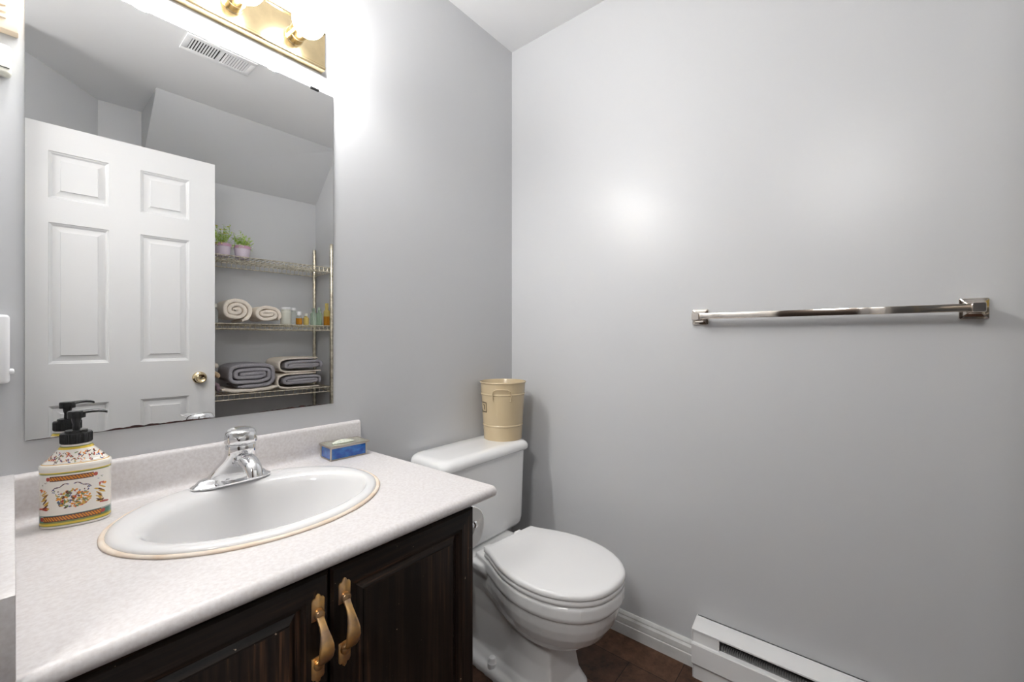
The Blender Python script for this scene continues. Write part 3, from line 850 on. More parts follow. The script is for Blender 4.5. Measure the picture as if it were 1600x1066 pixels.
# foot flange
loft(b, [deck(0.118, 0.118, 0.10, 0.42, 0.0, 0.2), deck(0.118, 0.118, 0.10, 0.42, 0.018, 0.2), deck(0.112, 0.112, 0.105, 0.42, 0.028, 0.2), deck(0.09, 0.09, 0.12, 0.40, 0.034, 0.2)])
o = obj('bowl', b, 'porcelain', t, smooth=0)
rm = o.modifiers.new('blend', 'REMESH'); rm.mode = 'VOXEL'; rm.voxel_size = 0.0032; rm.use_smooth_shade = True
sm = o.modifiers.new('soften', 'SMOOTH'); sm.iterations = 6; sm.factor = 0.5
# seat and lid
def hwy(y, pts):
    for (a, p), (c, q) in zip(pts, pts[1:]):
        if a <= y <= c:
            k = (y - a) / (c - a); k = k
            return p + (q - p) * k
    return 0
LID = [(0.288, 0.116), (0.300, 0.1195), (0.32, 0.1255), (0.35, 0.138), (0.385, 0.1530), (0.42, 0.1645), (0.46, 0.1730), (0.50, 0.1765), (0.54, 0.1750), (0.58, 0.1680), (0.62, 0.1530), (0.65, 0.1355), (0.675, 0.1150), (0.695, 0.0900), (0.708, 0.0630), (0.7145, 0.0360), (0.7165, 0.0120)]
def lid_outline(inset, z, yoff=0.0):
    R_ = [V(h, y, 0) for y, h in LID]
    pts = R_ + [V(-p.x, p.y, 0) for p in R_[::-1]]
    n = len(pts); out = []
    for i in range(n):
        d1 = (pts[i] - pts[i - 1]); d2 = (pts[(i + 1) % n] - pts[i])
        tn = (d1.normalized() + d2.normalized())
        if tn.length < 1e-6: tn = d2
        tn.normalize(); nn = V(-tn.y, tn.x, 0)   # inward for this winding
        k = max(0.55, abs((d2.normalized()).dot(tn)))
        p = pts[i] + nn * inset / k
        out.append(rotb((p.x, -p.y - yoff, z)))
    return out
def smooth_loop(loop, it=1): return loop
b = NB()
loft(b, [lid_outline(0.010, 0.3875), lid_outline(0.004, 0.388), lid_outline(0.0015, 0.391), lid_outline(0.0015, 0.399), lid_outline(0.004, 0.403), lid_outline(0.010, 0.404)])
obj('seat', b, 'seat', t, smooth=40)
b = NB()
loft(b, [lid_outline(0.006, 0.4055), lid_outline(0.001, 0.4065), lid_outline(0.0, 0.409), lid_outline(0.0005, 0.415), lid_outline(0.003, 0.4195), lid_outline(0.008, 0.4225), lid_outline(0.016, 0.4238), lid_outline(0.05, 0.4248)])
obj('seat_cover', b, 'seat', t, smooth=40)
for sx in (-1, 1):
    b = NB()
    p0 = rotb((sx * 0.075, -0.272, 0.3635))
    box(b, p0.x - 0.016, p0.x + 0.016, p0.y - 0.016, p0.y + 0.014, 0.3625, 0.405, 0.004)
    obj('seat_hinge', b, 'seat', t)
for sx in (-1, 1):
    b = NB()
    p0 = rotb((sx * 0.097, -0.31, 0))
    lathe(b, [(0.0165, 0.026), (0.0165, 0.042), (0.013, 0.046), (0.0125, 0.054), (0.010, 0.0575), (0.0, 0.0585)], p0.x, p0.y, 0, 24, cap1=False)
    obj('bolt_cap', b, 'whiteplastic', t, smooth=40)
for sx in (-1, 1):
    b = NB()
    box(b, sx * 0.12 - 0.018, sx * 0.12 + 0.018, -0.14, -0.10, 0.340, 0.3665, 0.002)
    lathe(b, [(0.007, 0.325), (0.007, 0.367)], sx * 0.155, -0.12, 0, 12)
    obj('tank_bolt', b, 'steel', t)

# ------------------------------------------------------------------ bin on the tank
t = thing('waste_bin', 'cream enamelled metal bin with rolled rim standing on the toilet tank', 'bin', (-0.187, -0.1065, 0.7068))
b = NB()
Hb = 0.232; rb0, rb1 = 0.077, 0.0925
def rr(z): return rb0 + (rb1 - rb0) * z / Hb
pr = [(0.0, 0.003), (rb0 - 0.003, 0.003), (rb0 - 0.001, 0.0), (rb0 + 0.0008, 0.0), (rb0 + 0.001, 0.003)]
for z0_ in (0.058, 0.183):
    pr += [(rr(z0_ - 0.004), z0_ - 0.004), (rr(z0_) + 0.0022, z0_ - 0.0015), (rr(z0_) + 0.0022, z0_ + 0.0015), (rr(z0_ + 0.004), z0_ + 0.004)]
pr += [(rr(Hb - 0.005), Hb - 0.005), (rb1 + 0.0025, Hb - 0.0045), (rb1 + 0.0035, Hb - 0.002), (rb1 + 0.0025, Hb + 0.0005), (rb1, Hb + 0.001), (rb1 - 0.0015, Hb - 0.002), (rr(Hb * 0.5) - 0.0015, Hb * 0.5), (rb0 - 0.0015, 0.005), (0.0, 0.005)]
lathe(b, pr, 0, 0, 0, 72, cap0=False, cap1=False)
obj('bucket', b, 'cream_metal', t, smooth=35)
b = NB()
camdir = atan2(-1.2372 + 0.1065, -1.4995 + 0.187)
ha = camdir + radians(-3)
def onb(a, z, off): return V((rr(z) + off) * cos(a), (rr(z) + off) * sin(a), z)
da = 0.40
pts = [onb(ha - da, 0.166, 0.002), onb(ha - da, 0.175, 0.005), onb(ha - da * 0.99, 0.190, 0.007), onb(ha - da * 0.9, 0.199, 0.007), onb(ha - da * 0.6, 0.2055, 0.007), onb(ha, 0.207, 0.007), onb(ha + da * 0.6, 0.2055, 0.007), onb(ha + da * 0.9, 0.199, 0.007), onb(ha + da * 0.99, 0.190, 0.007), onb(ha + da, 0.175, 0.005), onb(ha + da, 0.166, 0.002)]
tube(b, pts, 0.0021, 10)
for s in (-1, 1):
    for z_ in (0.168, 0.160):
        p = onb(ha + s * da, z_, 0.001)
        bmesh.ops.create_uvsphere(b, u_segments=12, v_segments=8, radius=0.0038, matrix=Matrix.Translation(p))
obj('handle', b, 'cream_metal', t, smooth=50)
b = NB()
# printed label frame on the left flank
def patch(a0, a1, z0_, z1_, off):
    n = 14
    lo = [onb(a0 + (a1 - a0) * i / n, z0_, off) for i in range(n + 1)]; hi = [onb(a0 + (a1 - a0) * i / n, z1_, off) for i in range(n + 1)]
    lo2 = [onb(a0 + (a1 - a0) * i / n, z0_, off - 0.0006) for i in range(n + 1)]; hi2 = [onb(a0 + (a1 - a0) * i / n, z1_, off - 0.0006) for i in range(n + 1)]
    loft(b, [lo + hi[::-1], lo2 + hi2[::-1]])
la1 = camdir - radians(49); la0 = la1 - radians(64)
patch(la0, la1, 0.1495, 0.1520, 0.0011); patch(la0, la1, 0.1120, 0.1145, 0.0011)
patch(la0, la0 + 0.035, 0.112, 0.152, 0.0011); patch(la1 - 0.035, la1, 0.112, 0.152, 0.0011)
patch(la1 - 0.20, la1 - 0.15, 0.122, 0.142, 0.0011); patch(la1 - 0.32, la1 - 0.15, 0.139, 0.142, 0.0011)
o = obj('label_print', b, 'cream_dark', t); o['label'] = 'dark brown printed label frame'

# ------------------------------------------------------------------ toilet roll on the cabinet's side
t = thing('toilet_roll_holder', 'chrome toilet roll holder fixed to the vanity side by the toilet', 'toilet roll holder', (KX1, -0.43, 0.645))
b = NB()
for y in (-0.062, 0.062):
    lathe(b, [(0.014, 0.0), (0.014, 0.004), (0.006, 0.007), (0.006, 0.062), (0.009, 0.064), (0.009, 0.07), (0.0, 0.071)], 0, y, 0, 20, 'x', cap1=False)
tube(b, [(0.06, -0.062, 0), (0.06, 0.062, 0)], 0.006, 12)
obj('bracket', b, 'chrome', t, smooth=40)
b = NB()
lathe(b, [(0.020, -0.052), (0.0535, -0.052), (0.055, -0.050), (0.055, 0.050), (0.0535, 0.052), (0.020, 0.052), (0.020, -0.052)], 0.060, 0, -0.0135, 40, 'y', cap0=False, cap1=False)
o = obj('toilet_roll', b, 'paper', None, smooth=40, loc=(KX1, -0.43, 0.645))
tag(o, 'white toilet paper roll hanging at the vanity side by the toilet', 'toilet roll')

# ------------------------------------------------------------------ towel bar
TY0, TY1, TZ = -0.8276, -1.4539, 1.186
t = thing('towel_bar', 'polished square chrome towel bar on the right grey wall', 'towel bar', (0, (TY0 + TY1) / 2, TZ))
yc = (TY0 + TY1) / 2
for y in (TY0 - yc, TY1 - yc):
    b = NB()
    def sq(h_, x, r=0.003): return [V(x, y + p, q) for p, q in rrect(h_, h_, r, 3)]
    loft(b, [sq(0.0255, 0), sq(0.0255, -0.004), sq(0.0245, -0.0065), sq(0.0195, -0.008), sq(0.0190, -0.0125), sq(0.0180, -0.0135), sq(0.0130, -0.017), sq(0.0115, -0.024), sq(0.0115, -0.064), sq(0.0105, -0.066)])
    obj('post', b, 'nickel', t, smooth=25)
b = NB()
box(b, -0.0615, -0.0455, TY1 - yc - 0.0, TY0 - yc + 0.0, -0.0092, 0.0092, 0.0008)
obj('bar', b, 'nickel', t, smooth=25)

# ------------------------------------------------------------------ baseboard heater
HY0, HY1 = -0.8165, -1.90
t = thing('baseboard_heater', 'white electric baseboard heater along the right wall', 'heater', (0, HY0, 0))
Lh = HY1 - HY0
b = NB()
def hp(prof, ya, yb_): loft(b, [[V(x, ya, z) for x, z in prof], [V(x, yb_, z) for x, z in prof]])
hp([(0, 0.020), (-0.004, 0.020), (-0.004, 0.1775), (0, 0.1775)], 0, Lh)
hp([(0, 0.1775), (-0.006, 0.1775), (-0.057, 0.1645), (-0.061, 0.162), (-0.061, 0.1575), (-0.058, 0.1575), (-0.055, 0.1615), (-0.004, 0.1745)], -0.0015, Lh)
obj('top_cover', b, 'white', t, smooth=25)
b = NB()
hp([(-0.052, 0.1225), (-0.0635, 0.1195), (-0.066, 0.1155), (-0.066, 0.054), (-0.063, 0.049), (-0.050, 0.046), (-0.050, 0.048), (-0.061, 0.052), (-0.0635, 0.056), (-0.0635, 0.1135), (-0.061, 0.1175), (-0.052, 0.1205)], -0.0015, Lh)
obj('front_panel', b, 'white', t, smooth=25)
b = NB()
hp([(0, 0.0), (-0.056, 0.0), (-0.056, 0.048), (-0.0535, 0.048), (-0.0535, 0.003), (0, 0.003)], -0.004, Lh)
obj('bottom_panel', b, 'white', t, smooth=25)
b = NB()
prism(b, [(0, 0, 0.0), (-0.0545, 0, 0.0), (-0.0545, 0, 0.05), (-0.0640, 0, 0.05), (-0.0665, 0, 0.055), (-0.0665, 0, 0.1155), (-0.0640, 0, 0.120), (-0.061, 0, 0.122), (-0.0615, 0, 0.162), (-0.057, 0, 0.165), (-0.006, 0, 0.178), (0, 0, 0.178)], (0, -0.0025, 0))
hp([(-0.0575, 0.117), (-0.0575, 0.1615), (-0.0535, 0.1615), (-0.0535, 0.117)], -0.002, -0.082)
obj('end_cap', b, 'white', t, smooth=25)
b = NB()
box(b, -0.047, -0.008, -0.99, -0.088, 0.092, 0.122)
for i in range(150):
    y = -0.09 - i * 0.006
    box(b, -0.048, -0.010, y - 0.0004, y + 0.0004, 0.065, 0.135)
obj('fins', b, 'fin', t, smooth=0)
b = NB()
tube(b, [(-0.03, -0.082, 0.139)] + [(-0.036 + 0.004 * sin(k * 1.3), -0.12 - 0.09 * k, 0.139 + 0.002 * sin(k * 2.1)) for k in range(10)], 0.0022, 8)
obj('heating_element', b, 'darkgap', t, smooth=50)

# ------------------------------------------------------------------ fittings on the wall left of the mirror
t = thing('louvred_vent', 'beige louvred grille high on the wall left of the mirror', 'vent', (-1.5345, 0, 1.74))
b = NB()
box(b, -0.054, 0.054, -0.022, 0, -0.055, 0.11, 0.003)
obj('housing', b, 'beige', t)
for i in range(12):
    b = NB(); z = -0.036 + i * 0.0115
    loft(b, [[V(-0.042, y, z + q) for y, q in ((-0.0215, 0.0), (-0.0245, 0.001), (-0.0245, 0.006), (-0.0215, 0.0075))], [V(0.038, y, z + q) for y, q in ((-0.0215, 0.0), (-0.0245, 0.001), (-0.0245, 0.006), (-0.0215, 0.0075))]])
    obj('louvre', b, 'beige', t)
t = thing('thermostat', 'ivory thermostat with a dark slot below the louvred grille', 'thermostat', (-1.526, 0, 1.630))
b = NB(); box(b, -0.0365, 0.0365, -0.022, 0, -0.028, 0.028, 0.006, 3); obj('cover', b, 'offwhite', t)
b = NB(); box(b, -0.030, 0.034, -0.0228, -0.021, -0.0165, -0.0150); obj('slot', b, 'darkgap', t, smooth=0)
t = thing('wall_switch', 'white dimmer switch with side knob low beside the mirror', 'switch', (-1.5265, 0, 1.0935))
b = NB(); box(b, -0.035, 0.035, -0.020, 0, -0.064, 0.064, 0.006, 3); obj('cover', b, 'whiteplastic', t)
b = NB(); lathe(b, [(0.0055, 0.0), (0.0055, 0.004), (0.004, 0.006), (0, 0.0065)], 0.034, -0.012, -0.042, 16, 'x', cap1=False); obj('knob', b, 'whiteplastic', t, smooth=40)

# ------------------------------------------------------------------ ceiling vent
t = thing('ceiling_vent', 'white rectangular two-part vent grille in the ceiling', 'vent', (-0.855, -1.075, ZC))
b = NB()
VX, VY = 0.137, 0.070
def fr4(x0_, x1_, y0_, y1_, wd, z0_, z1_):
    box(b, x0_, x1_, y0_, y0_ + wd, z0_, z1_, 0.001); box(b, x0_, x1_, y1_ - wd, y1_, z0_, z1_, 0.001)
    box(b, x0_, x0_ + wd, y0_ + wd, y1_ - wd, z0_, z1_, 0.001); box(b, x1_ - wd, x1_, y0_ + wd, y1_ - wd, z0_, z1_, 0.001)
fr4(-VX, VX, -VY, VY, 0.022, -0.006, 0.0); box(b, -0.008, 0.008, -VY + 0.02, VY - 0.02, -0.006, 0)
obj('grille_frame', b, 'ceil', t)
b = NB(); box(b, -VX + 0.02, VX - 0.02, -VY + 0.02, VY - 0.02, -0.0012, -0.0002); obj('duct_opening', b, 'darkgap', t, smooth=0)
for s in (-1, 1):
    for i in range(10):
        b = NB(); x = s * (0.012 + (i + 0.5) * 0.0103)
        d_ = 0.0042
        if s < 0: q = [(x - 0.0022, -0.0015), (x - 0.0012, -0.0015), (x + 0.0022, -0.006), (x + 0.0012, -0.006)]
        else: q = [(x - 0.0022, -0.0015), (x - 0.0032, -0.0018), (x + 0.0024, -0.0066), (x + 0.0036, -0.006)]
        loft(b, [[V(px, -VY + 0.02, pz) for px, pz in q], [V(px, VY - 0.02, pz) for px, pz in q]])
        obj('slat', b, 'ceil', t, smooth=0)

# ------------------------------------------------------------------ wire shelving in the alcove (seen in the mirror)
SA_ = atan2(0.094, 1.166) * 0.75
SL, SD = 0.915, 0.29
shx, shy = -0.045, -1.60          # front right post
t = thing('wire_shelf_unit', 'zinc wire shelving unit with three shelves in the alcove', 'shelving', (shx, shy, 0), SA_)
# local: x from 0 to -SL (left), y from 0 (front) to -SD (back)
SHZ = (0.781, 1.203, 1.606)
for x in (0, -SL):
    for y in (0, -SD):
        b = NB()
        pr = []
        top = 1.772
        z = 0.0
        pr = [(0.0, 0.012), (0.010, 0.012), (0.0118, 0.014)]
        z = 0.05
        while z < top - 0.03:
            pr += [(0.0118, z), (0.0110, z + 0.001), (0.0110, z + 0.003), (0.0118, z + 0.004)]; z += 0.0254
        pr += [(0.0118, top - 0.004), (0.0105, top), (0.0, top)]
        lathe(b, pr, x, y, 0, 16, cap0=False, cap1=False)
        o = obj('post', b, 'steel', t, smooth=35)
        b = NB(); lathe(b, [(0.0, 0), (0.014, 0), (0.014, 0.008), (0.008, 0.014), (0, 0.014)], x, y, 0, 16, cap0=False, cap1=False)
        obj('foot', b, 'black', o, smooth=40)
def shelf(z):
    b = NB()
    R1, R2 = 0.0032, 0.0022
    dz = 0.030
    for y in (0, -SD):
        tube(b, [(-0.012, y, z), (-SL + 0.012, y, z)], R1, 6); tube(b, [(-0.012, y, z - dz), (-SL + 0.012, y, z - dz)], R1, 6)
    for x in (0, -SL):
        tube(b, [(x, -0.012, z), (x, -SD + 0.012, z)], R1, 6); tube(b, [(x, -0.012, z - dz), (x, -SD + 0.012, z - dz)], R1, 6)
        for k in range(1, 11):
            y = -SD * k / 11; tube(b, [(x, y, z), (x, y, z - dz)], R2, 5)
    for y in (-SD * 0.33, -SD * 0.67):
        tube(b, [(0, y, z - 0.006), (-SL, y, z - 0.006)], R1, 6)
    n = 33
    for k in range(1, n):
        x = -SL * k / n
        tube(b, [(x, 0.0, z - dz), (x, 0.0, z + 0.0015), (x, -0.004, z + 0.0015), (x, -SD + 0.004, z + 0.0015), (x, -SD, z + 0.0015), (x, -SD, z - dz)], R2, 5)
    for x in (0, -SL):
        for y in (0, -SD):
            lathe(b, [(0.0122, z - dz - 0.006), (0.0155, z - dz - 0.006), (0.0145, z + 0.004), (0.0122, z + 0.004)], x, y, 0, 16)
    o = obj('wire_shelf', b, 'steel', t, smooth=50)
for z in SHZ: shelf(z)
ca_, sa_ = cos(SA_), sin(SA_)
def SW(x, y, z=0):      # shelf-local (x left of right-front post is negative) -> world
    return V(shx + x * ca_ - y * sa_, shy + x * sa_ + y * ca_, z)
WT = 0.0042              # top of the wires above the nominal shelf height

# ---- towels
def spiral_strip(cx, cz, hx_, hz_, turns, th, gap, start=0.0, ex=0.55, n=44, wob=0.004, seed=0, inner=0.18, sag=0.0):
    """centre line of a rolled towel, outermost turn first, as list of (x, z)"""
    pts = []
    tot = int(turns * n)
    pitch = (th + gap)
    for i in range(tot + 1):
        a = start + 2 * pi * i / n
        r = i / n * pitch
        ax, az = hx_ - th / 2 - r, hz_ - th / 2 - r
        ax = max(ax, 0.004); az = max(az, 0.0015)
        c, s = cos(a), sin(a)
        x = ax * math.copysign(abs(c) ** ex, c); z = az * math.copysign(abs(s) ** ex, s)
        w_ = wob * noise.noise(V(x * 22 + seed, z * 22, seed * 1.7))
        pts.append((cx + x + w_, cz + z + w_ * 0.7))
    return pts
def towel_from_line(name, line, th, y0_, y1_, m, label, cat='towel', group=None, loc=(0, 0, 0), seed=0):
    """sweep a ribbon of thickness th along line (x,z); depth from y0 (front) to y1 (back)"""
    b = NB()
    n = len(line)
    nor = []
    for i in range(n):
        p = V(line[max(i - 1, 0)][0], line[max(i - 1, 0)][1], 0); q = V(line[min(i + 1, n - 1)][0], line[min(i + 1, n - 1)][1], 0)
        d_ = (q - p); d_ = d_.normalized() if d_.length > 1e-9 else V(1, 0, 0)
        nor.append((-d_.y, d_.x))
    ys = [(y0_, 0.55), (y0_ - 0.003, 0.9), (y0_ - 0.008, 1.0)] + [(y0_ + (y1_ - y0_) * k / 5, 1.0) for k in range(1, 5)] + [(y1_ + 0.005, 0.95), (y1_, 0.55)]
    secs = []
    for y, k in ys:
        up, dn = [], []
        for i, (x, z) in enumerate(line):
            jit = 0.0016 * noise.noise(V(x * 60 + seed, y * 40, z * 60))
            jy = 0.003 * noise.noise(V(i * 0.13, seed, y))
            h_ = th / 2 * k + jit * k
            if i < 2 or i > n - 3: h_ *= 0.6
            up.append(V(x + nor[i][0] * h_, y + jy, z + nor[i][1] * h_)); dn.append(V(x - nor[i][0] * h_, y + jy, z - nor[i][1] * h_))
        secs.append(up + dn[::-1])
    N_ = len(secs[0]); half = n
    rows = [[b.verts.new(p) for p in s] for s in secs]
    for A_, B_ in zip(rows, rows[1:]):
        for i in range(N_):
            j = (i + 1) % N_
            b.faces.new((A_[i], A_[j], B_[j], B_[i]))
    for row in (rows[0], rows[-1]):
        for i in range(half - 1):
            b.faces.new((row[i], row[i + 1], row[N_ - 2 - i], row[N_ - 1 - i]))
    o = obj(name, b, m, None, smooth=60, loc=loc, rotz=SA_)
    tag(o, label, cat, group or 'towels on the wire shelves')
    return o
# coordinates below: x,z relative to (shx, shy) in shelf-local frame
zt = SHZ[1] + WT
def at(x, y, z): p = SW(x, y, z); return (p.x, p.y, p.z)
towel_from_line('rolled_towel', spiral_strip(0, 0.080, 0.088, 0.080, 2.7, 0.023, 0.003, start=-1.2, ex=0.9, seed=3, wob=0.006), 0.023, 0.0, -0.24, 'cream_towel', 'larger cream rolled towel on the middle wire shelf nearest the door edge', loc=at(-0.565, -0.015, zt))
towel_from_line('rolled_towel', spiral_strip(0, 0.061, 0.083, 0.061, 2.2, 0.021, 0.003, start=-0.6, ex=0.85, seed=9, wob=0.006), 0.021, 0.0, -0.22, 'cream_towel', 'smaller cream rolled towel on the middle wire shelf beside the glass jars', loc=at(-0.394, -0.015, zt))
zt = SHZ[0] + WT
# left pair on the bottom shelf
def flat_fold(w_, th, y0_, y1_, sag=0.0):
    n = 24
    return [(-w_ / 2 + w_ * i / n, th / 2 + sag * (2 * i / n - 1) ** 2 + 0.002 * sin(i * 0.9)) for i in range(n + 1)]
towel_from_line('folded_towel', flat_fold(0.30, 0.020, 0, 0, 0.012), 0.020, 0.0, -0.27, 'cream_towel', 'cream towel folded flat beneath the big grey rolled towel', loc=at(-0.492, 0.0, zt + 0.003))
towel_from_line('rolled_towel', spiral_strip(0, 0.083, 0.142, 0.083, 3.0, 0.022, 0.0045, start=-1.9, ex=0.52, seed=5, wob=0.005), 0.022, 0.0, -0.26, 'grey_towel', 'big dark grey rolled towel with spiral end on the bottom shelf', loc=at(-0.489, -0.003, zt + 0.0255))
# right: two folded bundles, one on top of the other, cream outside and grey inside
def bundle(xc, z0_, hx_, hz_, lab_g, lab_c, seed):
    th = 0.020
    # cream outer wrap round the left side
    n = 40; line = []
    for i in range(n + 1):
        a = radians(80 + 200 * i / n)
        c, s = cos(a), sin(a)
        line.append(((hx_ - 0.006) * math.copysign(abs(c) ** 0.5, c), hz_ + (hz_ - 0.006) * math.copysign(abs(s) ** 0.6, s)))
    line = [(hx_ * 0.75, 2 * hz_ - 0.004)] + line + [(hx_ * 0.45, 0.007), (hx_ * 0.9, 0.008)]
    towel_from_line('folded_towel', line, 0.012, -0.012, -0.27, 'cream_towel', lab_c, loc=at(xc, 0.0, z0_), seed=seed)
    towel_from_line('folded_towel', spiral_strip(0.006, hz_, hx_ - 0.013, hz_ - 0.0125, 1.8, 0.0180, 0.0035, start=-0.35, ex=0.5, seed=seed, wob=0.004), 0.0185, 0.0, -0.25, 'grey_towel', lab_g, loc=at(xc + 0.004, -0.002, z0_), seed=seed)
bundle(-0.205, zt, 0.140, 0.052, 'grey towel folded inside the lower cream one, right of the big grey roll', 'lower cream folded towel wrapped round grey, resting on the bottom shelf wires', 21)
bundle(-0.195, zt + 0.105, 0.140, 0.050, 'grey towel folded inside the upper cream one, top right of the bottom shelf', 'upper cream folded towel wrapped round grey, topmost of the right stack', 33)
# far left stack peeking out past the door edge
towel_from_line('folded_towel', spiral_strip(0, 0.042, 0.085, 0.042, 1.6, 0.022, 0.003, start=-0.5, ex=0.6, seed=41), 0.022, 0, -0.24, 'mauve_towel', 'mauve folded towel at the bottom of the stack by the door edge', loc=at(-0.728, -0.02, zt))
towel_from_line('folded_towel', spiral_strip(0, 0.030, 0.085, 0.030, 1.2, 0.022, 0.003, start=-0.5, ex=0.6, seed=44), 0.022, 0, -0.24, 'tan_towel', 'tan folded towel in the middle of the stack by the door edge', loc=at(-0.726, -0.02, zt + 0.085))
towel_from_line('folded_towel', spiral_strip(0, 0.024, 0.080, 0.024, 1.0, 0.022, 0.003, start=-0.5, ex=0.6, seed=47), 0.022, 0, -0.24, 'cream_towel', 'cream folded towel topmost of the stack by the door edge', loc=at(-0.732, -0.02, zt + 0.146))

# ---- bottles and jars on the middle shelf
zt = SHZ[1] + WT
def bottle(name, label, cat, x, y, r, h, m, neck=None, cap=None, capm='whiteplastic', fill=None):
    p = at(x, y, zt)
    t = thing(name, label, cat, p, SA_, 'bottles and jars on the middle shelf')
    b = NB()
    pr = [(0.0, 0.0), (r * 0.92, 0.0), (r, 0.003), (r, h * 0.72)]
    nr = r * (neck or 0.75)
    for k in range(1, 7):
        a = k / 6 * pi / 2
        pr.append((nr + (r - nr) * cos(a), h * 0.72 + h * 0.14 * sin(a)))
    pr += [(nr, h * 0.97), (nr * 0.98, h)]
    if not cap: pr += [(nr * 0.8, h), (nr * 0.8, h * 0.9)]
    pr += [(0.0, pr[-1][1])]
    lathe(b, pr, 0, 0, 0, 28, cap0=False, cap1=False)
    obj('glass', b, m, t, smooth=40)
    if fill:
        b = NB(); rf = r * 1.01; lathe(b, [(0, 0.0015), (rf, 0.0015), (rf, h * fill[0]), (0, h * fill[0])], 0, 0, 0, 28, cap0=False, cap1=False)
        o = obj('contents', b, fill[1], t, smooth=40)
    if cap:
        b = NB(); cr = nr * 1.12; lathe(b, [(0, h), (cr, h), (cr, h + cap * 0.85), (cr * 0.9, h + cap), (0, h + cap)], 0, 0, 0, 28, cap0=False, cap1=False)
        obj('stopper' if capm == 'clearglass' else 'cap', b, capm, t, smooth=40)
bottle('glass_bottle', 'cloudy clear glass bottle on the middle shelf left of the rolled towels', 'bottle', -0.678, -0.03, 0.024, 0.090, 'clearglass', 0.7, 0.02, 'milky')
bottle('glass_jar', 'squat milky jar with white lid right of the smaller rolled towel', 'jar', -0.279, -0.045, 0.032, 0.098, 'milky', 0.88, 0.014)
bottle('glass_bottle', 'pale glass bottle with white cap behind the half-amber bottle', 'bottle', -0.217, -0.085, 0.021, 0.096, 'clearglass', 0.6, 0.018)
bottle('small_bottle', 'small white-topped bottle half full of amber liquid on middle shelf', 'bottle', -0.203, -0.03, 0.0195, 0.062, 'clearglass', 0.6, 0.026, fill=(0.70, 'amber'))
bottle('small_bottle', 'small pale yellow bottle between amber one and green bottles', 'bottle', -0.157, -0.035, 0.018, 0.060, 'yellowliq', 0.5, 0.016, 'milky')
bottle('glass_bottle', 'pale green glass bottle, leftmost of the three by the rear post', 'bottle', -0.108, -0.035, 0.020, 0.100, 'greenglass', 0.45, 0.016, 'greenglass')
bottle('glass_bottle', 'pale green glass bottle, middle of the three by the rear post', 'bottle', -0.068, -0.040, 0.019, 0.102, 'greenglass', 0.45, 0.020, 'greenglass')
bottle('glass_bottle', 'pale green glass bottle, rightmost of the three by the rear post', 'bottle', -0.046, -0.085, 0.018, 0.106, 'greenglass', 0.5, 0.018, 'milky')
bottle('amber_bottle', 'tall amber bottle at the right end of the middle shelf', 'bottle', -0.012, -0.048, 0.021, 0.125, 'yellowliq', 0.5, 0.03, 'yellowliq', fill=(0.5, 'amber'))

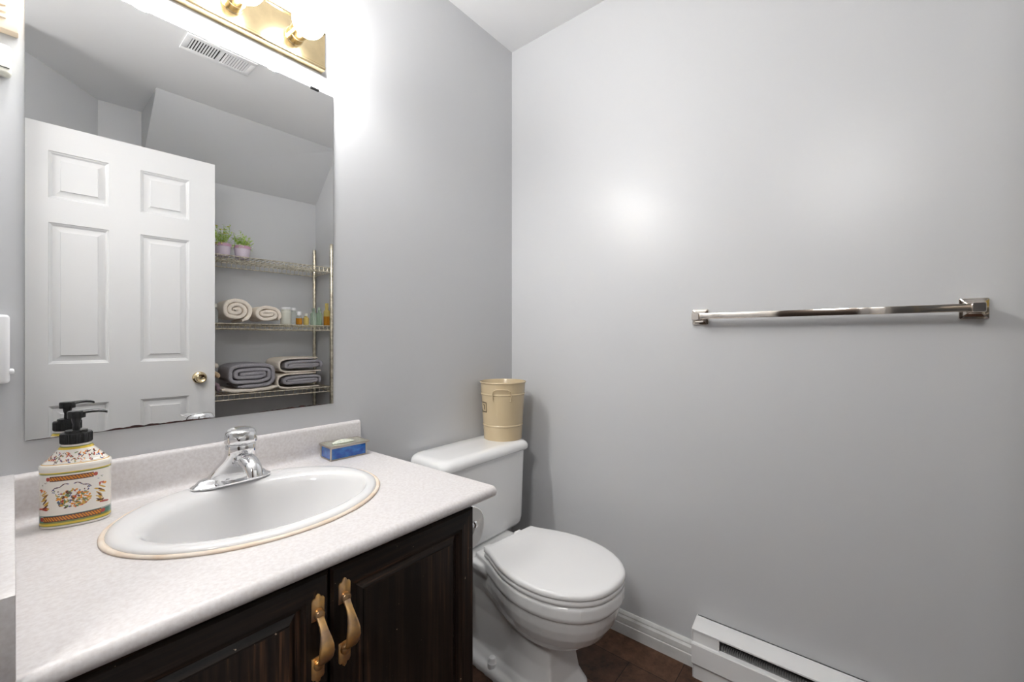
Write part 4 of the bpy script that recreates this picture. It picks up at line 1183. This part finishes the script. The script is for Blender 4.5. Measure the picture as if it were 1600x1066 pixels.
# ---- potted plants on the top shelf
def plant(label, x, y, seed, tall, mflo):
    rnd = random.Random(seed)
    p = at(x, y, SHZ[2] + WT)
    t = thing('potted_plant', label, 'plant', p, SA_, 'potted plants on the top shelf')
    b = NB()
    lathe(b, [(0, 0), (0.035, 0), (0.037, 0.003), (0.043, 0.060), (0.0455, 0.061), (0.046, 0.078), (0.044, 0.079), (0.042, 0.070), (0.0, 0.070)], 0, 0, 0, 32, cap0=False, cap1=False)
    for f in b.faces: 
        if f.calc_center_median().z > 0.0605: f.material_index = 1
    obj('pot', b, ['pot_lilac', 'pot_pink'], t, smooth=40)
    b = NB(); bf = NB(); bs = NB()
    def leaf(bm, c, d_, L, W_):
        d_ = d_.normalized(); s = d_.cross(V(0, 0, 1)); s = s.normalized() if s.length > 1e-3 else V(1, 0, 0)
        n_ = s.cross(d_)
        a, m1, m2, e_ = c, c + d_ * L * .5 + s * W_ + n_ * L * .08, c + d_ * L * .5 - s * W_ + n_ * L * .08, c + d_ * L
        mid = c + d_ * L * .5
        vs = [bm.verts.new(q) for q in (a, m1, e_, m2, mid)]
        bm.faces.new((vs[0], vs[4], vs[1])); bm.faces.new((vs[4], vs[2], vs[1])); bm.faces.new((vs[0], vs[3], vs[4])); bm.faces.new((vs[4], vs[3], vs[2]))
    for i in range(34):
        a = rnd.uniform(0, 2 * pi); r = rnd.uniform(0.0, 0.030)
        base = V(r * cos(a), r * sin(a), 0.07)
        lean = rnd.uniform(0.1, 1.0)
        Ls = rnd.uniform(0.035, 0.085) * tall * (1.15 - 0.45 * lean)
        tip = base + V(cos(a) * lean * Ls, sin(a) * lean * Ls, Ls)
        mid = (base + tip) / 2 + V(0, 0, 0.006)
        tube(b, [base, mid, tip], 0.0008, 4)
        for k in range(9):
            u = rnd.uniform(0.25, 1.0); q = base.lerp(tip, u)
            d_ = V(rnd.uniform(-1, 1), rnd.uniform(-1, 1), rnd.uniform(-0.1, 0.9))
            leaf(b, q, d_, rnd.uniform(0.010, 0.018), rnd.uniform(0.003, 0.005))
        if i % 3 == 0:
            for k in range(5):
                aa = 2 * pi * k / 5
                leaf(bf, tip + V(0, 0, 0.002), V(cos(aa), sin(aa), 0.35), 0.011, 0.0045)
    for i in range(14):   # trailing sprigs over the rim
        a = rnd.uniform(0, 2 * pi)
        q = V(0.046 * cos(a), 0.046 * sin(a), 0.079)
        q2 = q + V(0.012 * cos(a), 0.012 * sin(a), -rnd.uniform(0.004, 0.03))
        tube(b, [V(0.03 * cos(a), 0.03 * sin(a), 0.07), q + V(0, 0, 0.006), q2], 0.0008, 4)
        for k in range(4):
            leaf(b if rnd.random() < .5 else bf, q.lerp(q2, rnd.random()), V(rnd.uniform(-1, 1), rnd.uniform(-1, 1), rnd.uniform(-0.5, 0.5)), 0.010, 0.0035)
    obj('foliage', b, 'leaf', t, smooth=0)
    obj('blossoms', bf, mflo, t, smooth=0)
plant('lilac pot of leafy greenery with yellow blossom on the top shelf by door edge', -0.618, -0.10, 4, 1.55, 'petal_yellow')
plant('lilac pot of leafy greenery with white blossom, right one on the top shelf', -0.514, -0.10, 11, 1.05, 'petal_white')
